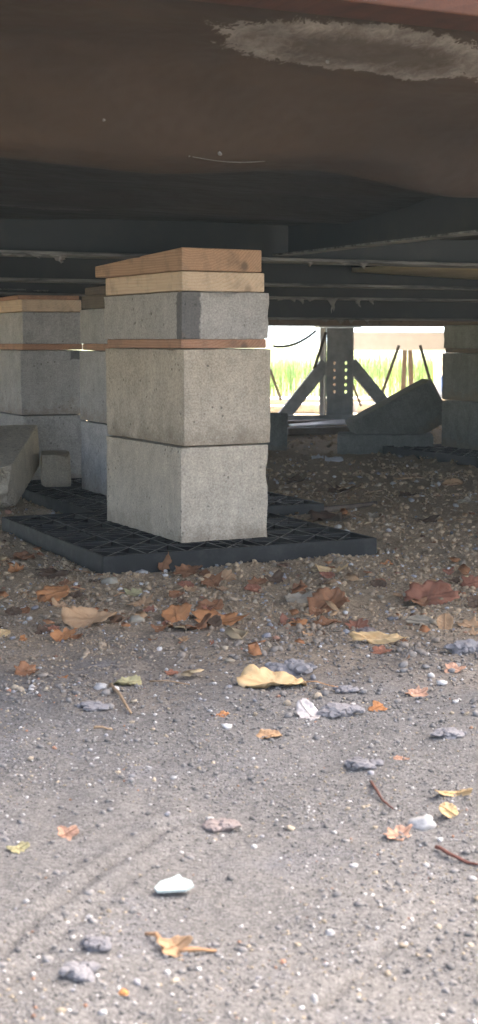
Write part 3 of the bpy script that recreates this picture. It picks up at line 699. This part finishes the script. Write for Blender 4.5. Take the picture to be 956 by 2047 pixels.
vs_ = [((.1215+.0070*zz)*math.cos(t), (.1215+.0070*zz)*math.sin(t), .09+.11*zz) for zz in (0, 1) for t in np.linspace(-2.3, -1.6, 9)]
link('printed_label', mesh('printed_label', vs_, [(i, i+1, 10+i, 9+i) for i in range(8)], True), M['blue'], bk)
# tall grass
NB = 26000
gx = rng.uniform(-5, 8, NB); gy = rng.uniform(10.2, 22, NB)
cl = vnoise(gx*1.7, gy*1.7, 31); keep = rng.random(NB) < .35+.65*cl; gx, gy, cl = gx[keep], gy[keep], cl[keep]; n = len(gx)
hgt = (.12+.22*rng.random(n)**1.3)*(.7+.6*cl); tall = rng.random(n) < .035; hgt = np.where(tall, hgt+.20, hgt)
gz0 = gheight(gx, gy); az = rng.uniform(0, 6.283, n); ln = hgt*rng.uniform(.05, .4, n); wd = np.where(tall, .003, rng.uniform(.004, .009, n))
dxy = np.stack([np.cos(az), np.sin(az)], -1); sxy = np.stack([np.cos(az+1.3), np.sin(az+1.3)], -1)
vv = np.zeros((n, 5, 3))
b0 = np.stack([gx, gy, gz0], -1)
for k, (f, wf_) in enumerate(((0, 1), (0, -1), (.55, .8), (.55, -.8), (1, 0))):
    vv[:, k, :2] = b0[:, :2]+dxy*(ln*f*f)[:, None]+sxy*(wd*wf_/2)[:, None]; vv[:, k, 2] = gz0+hgt*f-.005*(f == 0)
tri = np.array([(0, 1, 3), (0, 3, 2), (2, 3, 4)]); fc_ = (np.arange(n)[:, None, None]*5+tri[None]).reshape(-1, 3)
ccol = np.array([.05, .12, .02])+(np.array([.20, .22, .06])-np.array([.05, .12, .02]))*rng.random((n, 1))**1.4
ccol = np.where(tall[:, None], np.array([.20, .16, .10]), ccol)
tag(link('tall_grass', np_mesh('tall_grass', vv.reshape(-1, 3), fc_, np.repeat(ccol, 5, 0)), M['grass']), 'tall bright yellow-green grass growing outside beyond the far opening', 'grass', kind='stuff')

# ---------------------------------------------------------------- gravel (uncountable)
ico = bmesh.new(); bmesh.ops.create_icosphere(ico, subdivisions=1, radius=1); ICV = np.array([v_.co[:] for v_ in ico.verts]); ICF = np.array([[v_.index for v_ in f.verts] for f in ico.faces]); ico.free()
OCV = np.array([(1, 0, 0), (-1, 0, 0), (0, 1, 0), (0, -1, 0), (0, 0, 1), (0, 0, -1)], float)
OCF = np.array([(0, 2, 4), (2, 1, 4), (1, 3, 4), (3, 0, 4), (2, 0, 5), (1, 2, 5), (3, 1, 5), (0, 3, 5)])
def stones(x, y, size, V, F, cols, sink=.14):
    ok = np.ones(len(x), bool)
    for cx, cy, s_, z0 in PADS:
        u = (x-cx)*Ux+(y-cy)*Uy; v_ = -(x-cx)*Uy+(y-cy)*Ux; ok &= np.maximum(np.abs(u), np.abs(v_)-PADX/2) > s_/2+size*.8
    x, y, size, cols = x[ok], y[ok], size[ok], cols[ok]; n = len(x)
    J = V[None]*(1+rng.uniform(-.28, .28, (n, len(V), 1)))
    sc = rng.uniform(.65, 1.25, (n, 1, 3)); sc[:, :, 2] *= .72; J = J*sc*size[:, None, None]/2
    a = rng.uniform(0, 6.283, n); c, s_ = np.cos(a)[:, None], np.sin(a)[:, None]
    X = J[:, :, 0]*c-J[:, :, 1]*s_; Y = J[:, :, 0]*s_+J[:, :, 1]*c
    tl = rng.uniform(-.5, .5, (n, 1)); Z = J[:, :, 2]+X*np.sin(tl)*.6
    out = np.stack([X+x[:, None], Y+y[:, None], Z+(gheight(x, y)+size*(.36-sink))[:, None]], -1)
    return out.reshape(-1, 3), (np.arange(n)[:, None, None]*len(V)+F[None]).reshape(-1, 3), np.repeat(cols, len(V), 0)
def scols(x, y, seed):
    n = len(x); f = np.clip((y-1.75-.5*(vnoise(x*4, y*4, seed)-.5))/.6, 0, 1)[:, None]
    base = np.array([.175, .167, .154])*(1-f)+np.array([.43, .325, .205])*f
    c = base*(rng.uniform(.68, 1.28, (n, 1))*f+rng.uniform(.8, 1.5, (n, 1))*(1-f)); k = rng.random(n)
    c = np.where((k < .045+.03*(1-f[:, 0]))[:, None], np.array([.58, .56, .52])*rng.uniform(.75, 1.15, (n, 1)), c)
    c = np.where(((k > .07) & (k < .12))[:, None], np.array([.28, .275, .275])*rng.uniform(.7, 1.3, (n, 1)), c)
    c = np.where(((k > .16) & (k < .25))[:, None], np.array([.38, .32, .23])*rng.uniform(.7, 1.2, (n, 1)), c)
    c = np.where(((k > .25) & (k < .26))[:, None], np.array([.36, .2, .13])*rng.uniform(.7, 1.2, (n, 1)), c)
    return c
parts = []
def zone(n, y0, y1, xw0, xw1, s0, s1, pw, V, F, thr, seed, sink=.14, ramp=0.0):
    y = rng.uniform(y0, y1, n); hw = xw0+(xw1-xw0)*(y-y0)/(y1-y0); x = rng.uniform(-1, 1, n)*hw+.05
    cl = vnoise(x*7, y*7, seed)*.6+vnoise(x*19, y*19, seed+1)*.4; k = (rng.random(n) < np.clip((cl-thr)*3.2, .06, 1)) & (rng.random(n) < np.clip((y-y0+.45*(vnoise(x*6, y*6, seed+9)-.5)*ramp)/max(ramp, 1e-6), .0, 1)); x, y = x[k], y[k]
    s_ = s0+(s1-s0)*rng.random(len(x))**pw
    parts.append(stones(x, y, s_, V, F, scols(x, y, seed), sink))
zone(60000, .85, 1.8, .55, .75, .0014, .0042, 2.0, OCV, OCF, .28, 41, .26)
zone(4500, .85, 1.8, .55, .75, .0035, .0085, 2.6, ICV, ICF, .32, 43, .28)
zone(52000, 1.5, 2.9, .70, 1.1, .0022, .007, 1.8, OCV, OCF, .22, 45, .16, .7)
zone(11500, 1.5, 2.9, .70, 1.1, .005, .014, 2.4, ICV, ICF, .30, 47, .18, .95)
zone(16000, 2.6, 4.4, 1.0, 1.5, .004, .012, 1.8, OCV, OCF, .22, 49, .16, .3)
zone(4600, 2.6, 4.4, 1.0, 1.5, .007, .020, 2.4, ICV, ICF, .25, 51, .18, .3)
zone(12000, 4.4, 8.2, 1.6, 2.8, .006, .025, 1.8, OCV, OCF, .25, 53)
off = 0; VS_, FS_, CS_ = [], [], []
for v_, f_, c_ in parts: VS_.append(v_); FS_.append(f_+off); CS_.append(c_); off += len(v_)
tag(link('gravel', np_mesh('gravel', np.concatenate(VS_), np.concatenate(FS_), np.concatenate(CS_)), M['gravel']), 'loose grey and brown gravel strewn over the dirt', 'gravel', kind='stuff')

# leaf crumbs (uncountable)
NC = 900; cx_ = rng.uniform(-.75, .85, NC); cy_ = rng.uniform(1.75, 4.2, NC); kk = rng.random(NC) < np.clip((vnoise(cx_*5, cy_*5, 61)-.35)*2.5, .05, 1)*np.clip((cy_-1.6)/.6, .25, 1)
for qx, qy, s_, z0 in PADS[:3]:
    u_ = (cx_-qx)*Ux+(cy_-qy)*Uy; v_ = -(cx_-qx)*Uy+(cy_-qy)*Ux; kk &= np.maximum(np.abs(u_), np.abs(v_)-PADX/2) > s_/2+.015
cx_, cy_ = cx_[kk], cy_[kk]; n = len(cx_); sz = .005+.014*rng.random(n)**2
th = np.linspace(0, 2*math.pi, 7)[:-1][None]+rng.uniform(0, 6, (n, 1)); rd = sz[:, None]*rng.uniform(.45, 1.1, (n, 6)); el = rng.uniform(.3, 1, (n, 1))
X = rd*np.cos(th); Y = rd*np.sin(th)*el; ra = rng.uniform(0, 6.3, (n, 1)); X, Y = X*np.cos(ra)-Y*np.sin(ra), X*np.sin(ra)+Y*np.cos(ra)
tl = rng.uniform(.0, .7, (n, 1)); Z = Y*np.sin(tl)+rng.uniform(-.15, .15, (n, 6))*sz[:, None]
top = np.stack([X+cx_[:, None], Y*np.cos(tl)+cy_[:, None], Z+(gheight(cx_, cy_)+.006+.25*sz)[:, None]], -1); bot = top-np.array([0, 0, .0006])
VV = np.concatenate([top, bot], 1).reshape(-1, 3)
fq = [(0, 1, 2, 3), (0, 3, 4, 5), (9, 8, 7, 6), (11, 10, 9, 6)]+[(i+6, (i+1) % 6+6, (i+1) % 6, i) for i in range(6)]
FF = (np.arange(n)[:, None, None]*12+np.array(fq)[None]).reshape(-1, 4)
pal = np.array([(.36, .17, .075), (.28, .13, .06), (.46, .30, .16), (.20, .12, .07), (.50, .38, .22)]); CC = np.repeat(pal[rng.integers(0, 5, n)]*rng.uniform(.7, 1.15, (n, 1)), 12, 0)
tag(link('leaf_crumbs', np_mesh('leaf_crumbs', VV, FF, CC), M['gravel']), 'crumbled bits of dry leaf scattered in the gravel', 'leaf litter', kind='stuff')

# ---------------------------------------------------------------- stones one can pick out
def stone(px, py, wpx, hpx, mat, label, seed, cat='stone', group=None, rough=.35, name='stone'):
    p = at_z(px, py+hpx*.35); d = math.hypot(p.y, CAMH); wm_ = wpx*d/FPX; hm = max(hpx*d/FPX*.75, wm_*.22)
    bm = bmesh.new(); rr_ = random.Random(int(seed*10)+1)
    lumps = [(0, 0, 1.0)] if 'clod' not in mat else [(0, 0, .62)]+[(rr_.uniform(-.5, .5), rr_.uniform(-.5, .5), rr_.uniform(.12, .42)) for _ in range(26)]
    for q_, (ox, oy, sc_) in enumerate(lumps):
        if ox*ox+oy*oy > .22: continue
        nw0 = len(bm.verts); bmesh.ops.create_icosphere(bm, subdivisions=3 if sc_ > .5 else 2, radius=.5); bm.verts.ensure_lookup_table()
        hz0 = (.5-(ox*ox+oy*oy)*1.6)*hm*.7*(rr_.random()*.6+.4) if q_ else 0
        for v_ in bm.verts[nw0:]:
            c = v_.co.copy(); k = 1+rough*mn.noise(c*3+Vector((seed+q_, 0, 0)))+rough*.7*mn.noise(c*7+Vector((q_, seed, 0)))
            v_.co = Vector(((c.x*k*sc_+ox)*wm_, (c.y*k*sc_+oy)*wm_*.8, c.z*hm*(1.2 if q_ == 0 else 1.0)*max(sc_, .3)*k+hz0))
    me = bpy.data.meshes.new(name); bm.to_mesh(me); bm.free()
    if rough < .4: me.polygons.foreach_set('use_smooth', [True]*len(me.polygons))
    o = link(name, me, M[mat]); o.location = (p.x, p.y+wm_*.25, gh(p.x, p.y)+hm*(.10 if 'clod' in mat else .15)); tag(o, label, cat, group)
ST = [(585, 1345, 100, 66, 'clod', 'large blue-grey clod just behind the big yellow leaf'), (685, 1442, 85, 52, 'clod', 'blue-grey clod right of the flaky white bark chip'),
      (935, 1305, 90, 60, 'clod', 'blue-grey clod at the right edge below the pale tan leaf'), (728, 1535, 70, 45, 'clod_d', 'dark slate clod above the dark red twig'),
      (190, 1888, 66, 56, 'clod_d', 'dark slate clod left of the brown leaf with orange stems'), (160, 1935, 80, 70, 'clod', 'blue-grey clod in front of the dark slate one, bottom left'),
      (438, 1640, 88, 48, 'clod_p', 'pinkish crumbly clod at the end of the long scrape'), (905, 1490, 70, 36, 'clod', 'faint blue-grey clod at the right edge, right of the small tan sliver'),
      (190, 1425, 70, 36, 'clod', 'blue-grey clod left of the tan twig with an olive leaf'), (690, 1395, 55, 30, 'clod', 'small blue-grey clod to the right of the big yellow leaf'),
      (845, 1648, 50, 42, 'wstone', 'flat off-white stone beside the pinkish leaf near the right edge'), (200, 1394, 26, 18, 'wstone', 'round white pebble left of the olive leaf'),
      (236, 1246, 20, 18, 'wstone', 'white pebble right of the long oval tan leaf'), (271, 1252, 32, 22, 'tstone', 'tan-green flat stone next to a white pebble behind the orange leaf pile'),
      (220, 1164, 32, 22, 'tstone', 'tan stone just below the front corner of the near pad'), (282, 1151, 26, 14, 'wstone', 'white pebble touching the front edge of the near pad'),
      (853, 1722, 14, 12, 'wstone', 'tiny bright white pebble left of the long red-brown twig'), (660, 1855, 20, 16, 'wstone', 'white pebble standing alone right of centre near the bottom'),
      (628, 1985, 14, 30, 'wstone', 'elongated white pebble near the bottom edge'), (205, 2008, 18, 15, 'wstone', 'round white pebble near the bottom edge left of the orange one'),
      (247, 1978, 18, 18, 'ostone', 'small bright orange pebble near the bottom edge'), (53, 1812, 12, 11, 'wstone', 'tiny white pebble at the left edge beside the long scrape'),
      (347, 1564, 13, 11, 'wstone', 'tiny white pebble in the smooth dust left of centre'), (178, 1829, 15, 14, 'wstone', 'tiny white pebble inside the long scrape'),
      (708, 1725, 18, 12, 'wstone', 'white pebble below the dark red twig in the smooth dust'), (735, 1270, 40, 30, 'clod_p', 'pinkish stone half under the brown curled leaf')]
for i, (px, py, a, b_, m_, lab) in enumerate(ST): stone(px, py, a, b_, m_, lab, i*3.3, rough=.45 if 'clod' in m_ else .32, group='stones lying on the dirt')
# mint shard
p = at_z(347, 1797); pr = [(-.5, -.05), (-.36, .22), (-.1, .34), (.12, .5), (.2, .34), (.44, .2), (.5, 0), (.3, -.18), (-.1, -.2), (-.42, -.2)]
wsh = 76*math.hypot(p.y, CAMH)/FPX; vs_ = [(x*wsh, y*wsh*1.0, 0) for x, y in pr]; k = len(vs_); vs_ += [(x, y, .0022) for x, y, _ in vs_]
o = link('plastic_shard', mesh('plastic_shard', vs_, [tuple(range(k))[::-1], tuple(range(k, 2*k))]+[(i, (i+1) % k, k+(i+1) % k, k+i) for i in range(k)]), M['mint'])
o.location = (p.x, p.y+.012, gh(p.x, p.y)+.006); o.rotation_euler = (R(14), R(-2), 0); tag(o, 'flat pale mint shard with a pointed top lying in the foreground dust', 'shard')

# ---------------------------------------------------------------- fallen leaves
def leaf(px, py, wpx, hpx, shape, colr, label, seed, ang=0.0, curl=.25, stem=False, raise_=0.0):
    r = random.Random(seed); p = at_z(px, min(py+hpx*.38, 2040)); d = math.hypot(p.y, CAMH); al = math.atan2(CAMH, p.y)
    W_ = wpx*d/FPX; Hh = hpx*d/FPX
    asp = {'oak': .85, 'maple': .95, 'oval': .55, 'strap': .22, 'bit': .7}[shape]; D = max(W_*asp, Hh*1.08)
    tilt = max(.04, math.asin(min(.97, Hh/D))-al); NS, NR = 44, 6
    vs_, vein = [(0, 0, 0)], [1.0]
    k1, k2 = r.uniform(0, 6), r.uniform(0, 6)
    lob_ = [r.uniform(.3, 1.35) for _ in range(7)]
    def rad(th):
        lob = lob_[int(((7*th+k1)/(2*math.pi)) % 7)]
        if shape == 'oak': b_ = .76+.14*lob*math.cos(7*th+k1)+.05*math.sin(11*th+k2)+.08*math.sin(2*th+k2)
        elif shape == 'maple': b_ = .70+.17*lob*abs(math.cos(2.5*th+k1))**.8+.05*math.cos(13*th+k2)+.07*math.sin(2*th+k2)
        elif shape == 'bit': b_ = .75+.15*math.cos(3*th+k1)+.12*math.sin(5*th+k2)
        else: b_ = .86+.02*math.sin(9*th+k2)+.12*math.cos(2*th)
        return b_+r.uniform(-.035, .035)
    rads = [rad(2*math.pi*i/NS) for i in range(NS)]
    pts = []
    for j in range(1, NR+1):
        f = j/NR
        for i in range(NS):
            th = 2*math.pi*i/NS; pts.append((f*rads[i]*math.cos(th), f*rads[i]*math.sin(th)))
    ca, sa = math.cos(ang), math.sin(ang)
    raw = [(0.0, 0.0)]+pts; lx = [x*ca-y*sa for x, y in raw]; ly = [x*sa+y*ca for x, y in raw]
    mx_, mn_ = max(lx), min(lx); my_, mny = max(ly), min(ly); out = []
    vein = []
    for (x0, y0), x, y in zip(raw, lx, ly):
        xw = ((x-mn_)/(mx_-mn_)-.5)*W_; yw_ = ((y-mny)/(my_-mny))*D
        rr = math.hypot(x0, y0)
        zc = curl*1.25*W_*(.55*rr**2*(.5+.5*math.cos(2*math.atan2(y0, x0)+k1))-.18*y0)+.10*W_*mn.noise(Vector((x0*1.7+seed, y0*1.7, 0)))+.08*W_*mn.noise(Vector((x0*5+seed, y0*5, 1)))*rr+.03*W_*mn.noise(Vector((x0*12+seed, y0*12, 2)))*rr
        vn = max(0, 1-abs(y0)*14)
        for s_ in (-1, 1):
            vn = max(vn, (1-min(1, abs(((x0*3.0-abs(y0)*1.6*1) % 1)-.5)*9))*.6)
        vein.append(vn)
        zz = zc+.0012*vn
        out.append(Vector((xw, yw_*math.cos(tilt)-zz*math.sin(tilt), yw_*math.sin(tilt)+zz*math.cos(tilt))))
    ghs = gheight(np.array([p.x+v_.x for v_ in out]), np.array([p.y+v_.y for v_ in out]))
    low = min(v_.z-h_ for v_, h_ in zip(out, ghs)); z0 = -low-.0015+raise_
    fs = [(0, 1+i, 1+(i+1) % NS) for i in range(NS)]
    for j in range(NR-1):
        a = 1+j*NS
        for i in range(NS): fs.append((a+i, a+NS+i, a+NS+(i+1) % NS, a+(i+1) % NS))
    me = mesh('leaf', out, fs, True); av = me.attributes.new('vein', 'FLOAT', 'POINT'); av.data.foreach_set('value', vein)
    o = link('fallen_leaf', me, LM[colr]); o.location = (p.x, p.y, z0); tag(o, label, 'leaf', 'fallen leaves on the dirt')
    so_ = o.modifiers.new('thickness', 'SOLIDIFY'); so_.thickness = .0003
    if stem:
        i0 = 1+(NR-1)*NS+(0 if seed % 2 else NS//2); e = out[i0]; dr = Vector((e.x, e.y-out[0].y, 0)).normalized(); L = W_*.45
        pt = [out[0].lerp(e, .9)+Vector((0, 0, .001)), e+dr*L*.3+Vector((0, 0, .002)), e+dr*L*.7+Vector((0, 0, -.002)), e+dr*L+Vector((0, 0, -.004))]
        link('stem', tube_me('stem', pt, [.0011, .0010, .0009, .0012], 6), M['stem'], o)
LV = [  # px, py, w, h, shape, colour, label, angle, curl, stem
 (329, 1137, 30, 42, 'oak', 'brown', 'brown leaf standing upright against the front rim of the near pad', 1.2, .35, 0),
 (375, 1147, 62, 34, 'oak', 'brown', 'crumpled brown leaf right of the upright leaf by the near pad', .3, .5, 0),
 (424, 1166, 46, 26, 'oak', 'brown', 'dull brown leaf half folded below the crumpled leaf by the pad', 2.2, .4, 0),
 (455, 1150, 36, 28, 'oak', 'tan', 'small tan curled leaf touching the pad, at the right end of the row', .9, .5, 1),
 (102, 1200, 68, 40, 'maple', 'orange', 'orange lobed leaf left of the pad corner, with a dark leaf behind it', .4, .2, 1),
 (178, 1255, 112, 46, 'oval', 'tan', 'long oval tan leaf with a folded tip at the left', .1, .35, 0),
 (127, 1288, 56, 34, 'oak', 'orange', 'orange curled leaf just below the long oval tan leaf', 1.0, .55, 0),
 (266, 1191, 44, 20, 'oak', 'olive', 'pale yellow-green leaf below the near pad', .3, .3, 1),
 (279, 1217, 54, 18, 'oak', 'tan', 'flat tan leaf under the pale yellow-green leaf', 2.0, .3, 0),
 (352, 1238, 62, 40, 'maple', 'orange', 'bright orange leaf tilted up at the left of the leaf pile', 1.7, .3, 0),
 (440, 1243, 120, 48, 'oak', 'orange', 'broad brown-orange leaf lying at the right of the leaf pile', .2, .25, 0),
 (410, 1222, 44, 18, 'oak', 'brown', 'small brown leaf peeking out behind the leaf pile', 2.6, .3, 0),
 (375, 1268, 95, 20, 'bit', 'brown', 'ragged dark brown leaf remains under the leaf pile', .5, .4, 0),
 (4, 1290, 34, 20, 'oval', 'yellow', 'yellow leaf cut off by the left edge', .6, .3, 0),
 (46, 1298, 18, 15, 'bit', 'orange', 'tiny orange leaf scrap near the left edge', .6, .3, 0),
 (50, 1360, 52, 24, 'oak', 'brown', 'brown leaf near the left edge at the start of the grey dust', 2.9, .4, 0),
 (42, 1118, 56, 20, 'oak', 'brown', 'brown leaf left of the near pad, highest on the left side', .3, .35, 0),
 (28, 1145, 38, 18, 'oak', 'orange', 'orange crinkled leaf below the highest brown leaf at left', 1.4, .5, 0),
 (105, 1153, 84, 24, 'oak', 'dark', 'large dark brown leaf flat beside the left side of the near pad', .2, .2, 1),
 (148, 1192, 40, 20, 'oak', 'dark', 'dark brown leaf behind the orange lobed leaf', .2, .2, 1),
 (125, 1370, 22, 10, 'bit', 'orange', 'tiny orange leaf scrap right of the brown leaf near the left edge', .2, .3, 0),
 (252, 1383, 62, 20, 'oval', 'olive', 'olive-tan leaf beside the slanting tan twig', .3, .4, 0),
 (345, 1360, 34, 14, 'oak', 'red', 'small dull red-brown leaf near the middle, left of the blue-grey clod', .3, .3, 0),
 (440, 1453, 36, 15, 'bit', 'orange', 'small bright orange leaf left of centre in the grey gravel', .3, .35, 0),
 (618, 1116, 66, 32, 'oak', 'brown', 'brown leaf leaning on the pad rim right of the nearest pier', .2, .3, 0),
 (664, 1147, 68, 18, 'oval', 'yellow', 'flat yellow-orange leaf below the right part of the near pad', .1, .3, 0),
 (774, 1127, 28, 12, 'bit', 'orange', 'small orange leaf right of the near pad corner', .2, .3, 0),
 (516, 1163, 44, 24, 'oak', 'brown', 'orange-brown leaf in front of the near pad, below the pier corner', .7, .35, 0),
 (598, 1176, 36, 26, 'oak', 'brown', 'brown curled leaf above the grey-tan long leaf', 1.3, .55, 0),
 (602, 1202, 66, 26, 'oval', 'grey', 'long grey-tan leaf beside the orange-brown lobed leaf', .3, .3, 0),
 (658, 1212, 86, 56, 'maple', 'brown', 'orange-brown lobed leaf right of the long grey-tan leaf', .9, .25, 0),
 (595, 1259, 50, 16, 'bit', 'orange', 'flat orange leaf, first of a row of three right of centre', .1, .25, 0),
 (655, 1259, 62, 20, 'oak', 'brown', 'brown flat leaf, middle of a row of three', .4, .25, 0),
 (714, 1263, 48, 28, 'oak', 'red', 'brown curled leaf, last of a row of three', 1.4, .5, 0),
 (868, 1197, 116, 58, 'maple', 'red', 'large red-brown lobed leaf near the right edge', .3, .2, 0),
 (945, 1165, 46, 34, 'oak', 'red', 'brown leaf cut off by the right edge, upper one', .3, .35, 0),
 (950, 1212, 34, 34, 'oak', 'dark', 'dark brown leaf at the right edge beside the large red-brown leaf', .3, .35, 0),
 (890, 1257, 34, 34, 'oval', 'tan', 'tan curled leaf standing below the large red-brown leaf', 1.5, .5, 0),
 (842, 1256, 64, 20, 'strap', 'grey', 'long olive-grey leaf left of the tan curled leaf', -.3, .3, 0),
 (940, 1254, 50, 24, 'oak', 'tan', 'pale tan leaf at the right edge', -.3, .3, 0),
 (757, 1298, 120, 24, 'strap', 'yellow', 'long thin yellow strap-shaped leaf right of centre', -.25, .2, 0),
 (762, 1317, 46, 22, 'bit', 'red', 'dull red-brown leaf under the yellow strap-shaped leaf', .3, .3, 0),
 (910, 1358, 44, 24, 'bit', 'pink', 'pinkish tan leaf at the right below the blue-grey clod', .3, .3, 0),
 (834, 1400, 50, 30, 'oak', 'pink', 'faded pinkish leaf right of centre in the grey gravel', .3, .35, 0),
 (545, 1384, 142, 48, 'oval', 'yellow', 'largest pale yellow leaf in the middle, curled with a pointed tip', -.25, .32, 1),
 (755, 1441, 38, 24, 'bit', 'orange', 'orange-tan triangular leaf right of the blue-grey clod', .6, .35, 0),
 (617, 1445, 48, 46, 'strap', 'bark', 'flaky whitish bark chip below the largest yellow leaf', -.9, .5, 0),
 (538, 1494, 54, 22, 'oval', 'tan', 'tan curled leaf below centre with a pale tip', .2, .5, 0),
 (803, 1536, 32, 11, 'oval', 'pink', 'small tan leaf sliver right of the dark slate clod', -.3, .3, 0),
 (905, 1602, 74, 16, 'strap', 'yellow', 'yellow twisted strip of leaf near the right edge', .1, .4, 0),
 (898, 1637, 38, 32, 'oval', 'yellow', 'yellow oval leaf just below the twisted yellow strip', -.6, .3, 0),
 (797, 1670, 60, 34, 'oak', 'pink', 'pinkish orange leaf beside the flat off-white stone', .4, .3, 0),
 (135, 1672, 44, 34, 'bit', 'pink', 'pinkish tan leaf in the dust at the left', .6, .35, 0),
 (33, 1698, 48, 26, 'bit', 'olive', 'tan-yellow leaf near the left edge in the foreground dust', .6, .4, 0),
 (348, 1888, 70, 44, 'bit', 'tan', 'brown leaf with orange stems in the bottom foreground', .6, .4, 0),
 (906, 957, 44, 18, 'oval', 'tan', 'pale curled leaf on dark dirt before the shaded right pier', .2, .5, 0),
 (690, 972, 70, 22, 'oak', 'dark', 'dark curled leaf on the dirt right of the nearest pier', .2, .5, 0),
 (755, 1030, 36, 16, 'oak', 'grey', 'small grey leaf right of the broken stick', .2, .5, 0),
 (660, 1040, 90, 22, 'oak', 'dark', 'dark leaf litter piece under the broken stick', .2, .3, 0),
 (855, 1045, 60, 16, 'oak', 'dark', 'dark flat leaf in the shade at the right', .2, .3, 0),
 (935, 1000, 40, 14, 'bit', 'grey', 'small grey leaf in the shade near the right edge', .2, .3, 0),
 (600, 960, 60, 16, 'oak', 'dark', 'dark flat leaf in the shade just right of the pier', .2, .3, 0),
 (820, 985, 44, 12, 'oak', 'dark', 'small dark leaf in the shade left of the pale curled one', .2, .3, 0),
]
for i, (px, py, a, b_, sh, c, lab, an, cu, st) in enumerate(LV): leaf(px, py, a, b_, sh, c, lab, i+3, an, cu, st)

rl = random.Random(5); seen = set()
MARK = ((329, 1137, 'the leaf upright at the pad rim'), (178, 1255, 'the long oval tan leaf'), (102, 1200, 'the orange lobed leaf'), (400, 1243, 'the orange leaf pile'), (868, 1197, 'the large red-brown lobed leaf'),
        (602, 1202, 'the long grey-tan leaf'), (658, 1212, 'the orange-brown lobed leaf'), (757, 1298, 'the yellow strap-shaped leaf'), (664, 1147, 'the flat yellow-orange leaf'), (266, 1191, 'the pale yellow-green leaf'), (516, 1163, 'the leaf below the pier corner'))
for i in range(130):
    px = rl.choice((rl.gauss(400, 70), rl.gauss(640, 80), rl.gauss(110, 60), rl.gauss(860, 60))); py = rl.uniform(1150, 1300)
    c = rl.choice(('brown', 'brown', 'dark', 'red', 'tan')); wpx = rl.uniform(16, 44); sh = rl.choice(('oak', 'bit', 'bit', 'oval')); fl = rl.uniform(.25, .5); an = rl.uniform(0, 6); cu = rl.uniform(.3, .7)
    m_ = min(MARK, key=lambda m: (m[0]-px)**2+((m[1]-py)*2)**2); dx, dy = px-m_[0], (py-m_[1])*2
    side = ('just right of ' if dx > 0 else 'just left of ') if abs(dx) > abs(dy) else ('just in front of ' if dy > 0 else 'just behind ')
    lab = {'brown': 'small dry brown leaf scrap ', 'dark': 'small dark brown leaf scrap ', 'red': 'small red-brown leaf scrap ', 'tan': 'small tan leaf scrap '}[c]+side+m_[2]
    if lab in seen: continue
    seen.add(lab); leaf(px, py, wpx, wpx*fl, sh, c, lab, 200+i, an, cu, 0)
# ---------------------------------------------------------------- twigs
def twig(pts, rad, mat, label, lift=.002, name='twig'):
    q = []
    for k, (px, py) in enumerate(pts):
        p = at_z(px, py); q.append(Vector((p.x, p.y, gh(p.x, p.y)+rad*.7+lift*(1+math.sin(k*2.1)))))
    fine = []
    for a, b_ in zip(q[:-1], q[1:]):
        for t in (0, .33, .66): fine.append(a.lerp(b_, t)+Vector((0, 0, .0015*mn.noise(a*90+Vector((t*7, 0, 0))))))
    fine.append(q[-1]); n = len(fine)
    o = link(name, tube_me(name, fine, [rad*(1-.55*i/n)*(1+.25*mn.noise(fine[i]*120)) for i in range(n)], 7), M[mat]); tag(o, label, 'twig', 'twigs on the dirt')
twig([(742, 1580), (752, 1600), (768, 1615), (786, 1632)], .0016, 'twig', 'dark red bent twig in the grey dust right of centre')
twig([(872, 1697), (900, 1712), (935, 1722), (990, 1742)], .0019, 'twig', 'long red-brown twig running off the right edge')
twig([(222, 1396), (240, 1420), (262, 1446)], .0028, 'twig_t', 'tan twig slanting down from the olive leaf')
twig([(188, 1478), (205, 1478), (226, 1477)], .0018, 'twig_t', 'short pale twig lying level in the gravel at left')
twig([(300, 1382), (330, 1386), (380, 1388)], .0014, 'twig_t', 'thin pale twig right of the olive leaf')
twig([(330, 1893), (312, 1876), (292, 1864)], .0022, 'stem', 'orange leaf stem pointing up-left in the bottom foreground')
twig([(362, 1893), (372, 1880), (380, 1866)], .0020, 'stem', 'orange leaf stem pointing up-right in the bottom foreground')
twig([(358, 1902), (395, 1900), (432, 1892)], .0020, 'stem', 'orange leaf stem pointing right in the bottom foreground')
twig([(618, 1026), (660, 1022), (700, 1014), (752, 1004)], .011, 'oldwood', 'thick broken stick lying in the shade right of the nearest pier', .0)
twig([(676, 976), (705, 972), (735, 978), (765, 977)], .003, 'twig_t', 'thin pale twig in the shade behind the broken stick', .006)
twig([(722, 1040), (730, 1052), (740, 1062)], .004, 'twig_t', 'short tan stick in front of the broken stick', .006)
twig([(590, 1033), (597, 1042)], .003, 'twig_t', 'tiny pale stick beside the near pad behind the pier', .01)
twig([(790, 953), (830, 950), (850, 948)], .004, 'twig_t', 'pale twig in the shade near the right pier')
twig([(770, 995), (785, 1005), (797, 1015)], .003, 'twig_t', 'thin slanting twig in the shade right of the broken stick', .008)

# ---------------------------------------------------------------- thin bluish volume added round everything to imitate veiling lens glare
hz_ = box_me('glare_haze', -620, 620, -420, 820, -1.1, 4.6); o = link('glare_haze', hz_); o['kind'] = 'stuff'
hm_ = bpy.data.materials.new('glare_haze_air'); hm_.use_nodes = True; ht = hm_.node_tree; ht.nodes.remove(ht.nodes['Principled BSDF'])
pv = ht.nodes.new('ShaderNodeVolumePrincipled'); pv.inputs['Color'].default_value = (.74, .93, 1, 1); pv.inputs['Density'].default_value = .0034; pv.inputs['Anisotropy'].default_value = .2
ht.links.new(pv.outputs[0], ht.nodes['Material Output'].inputs['Volume']); hz_.materials.append(hm_)
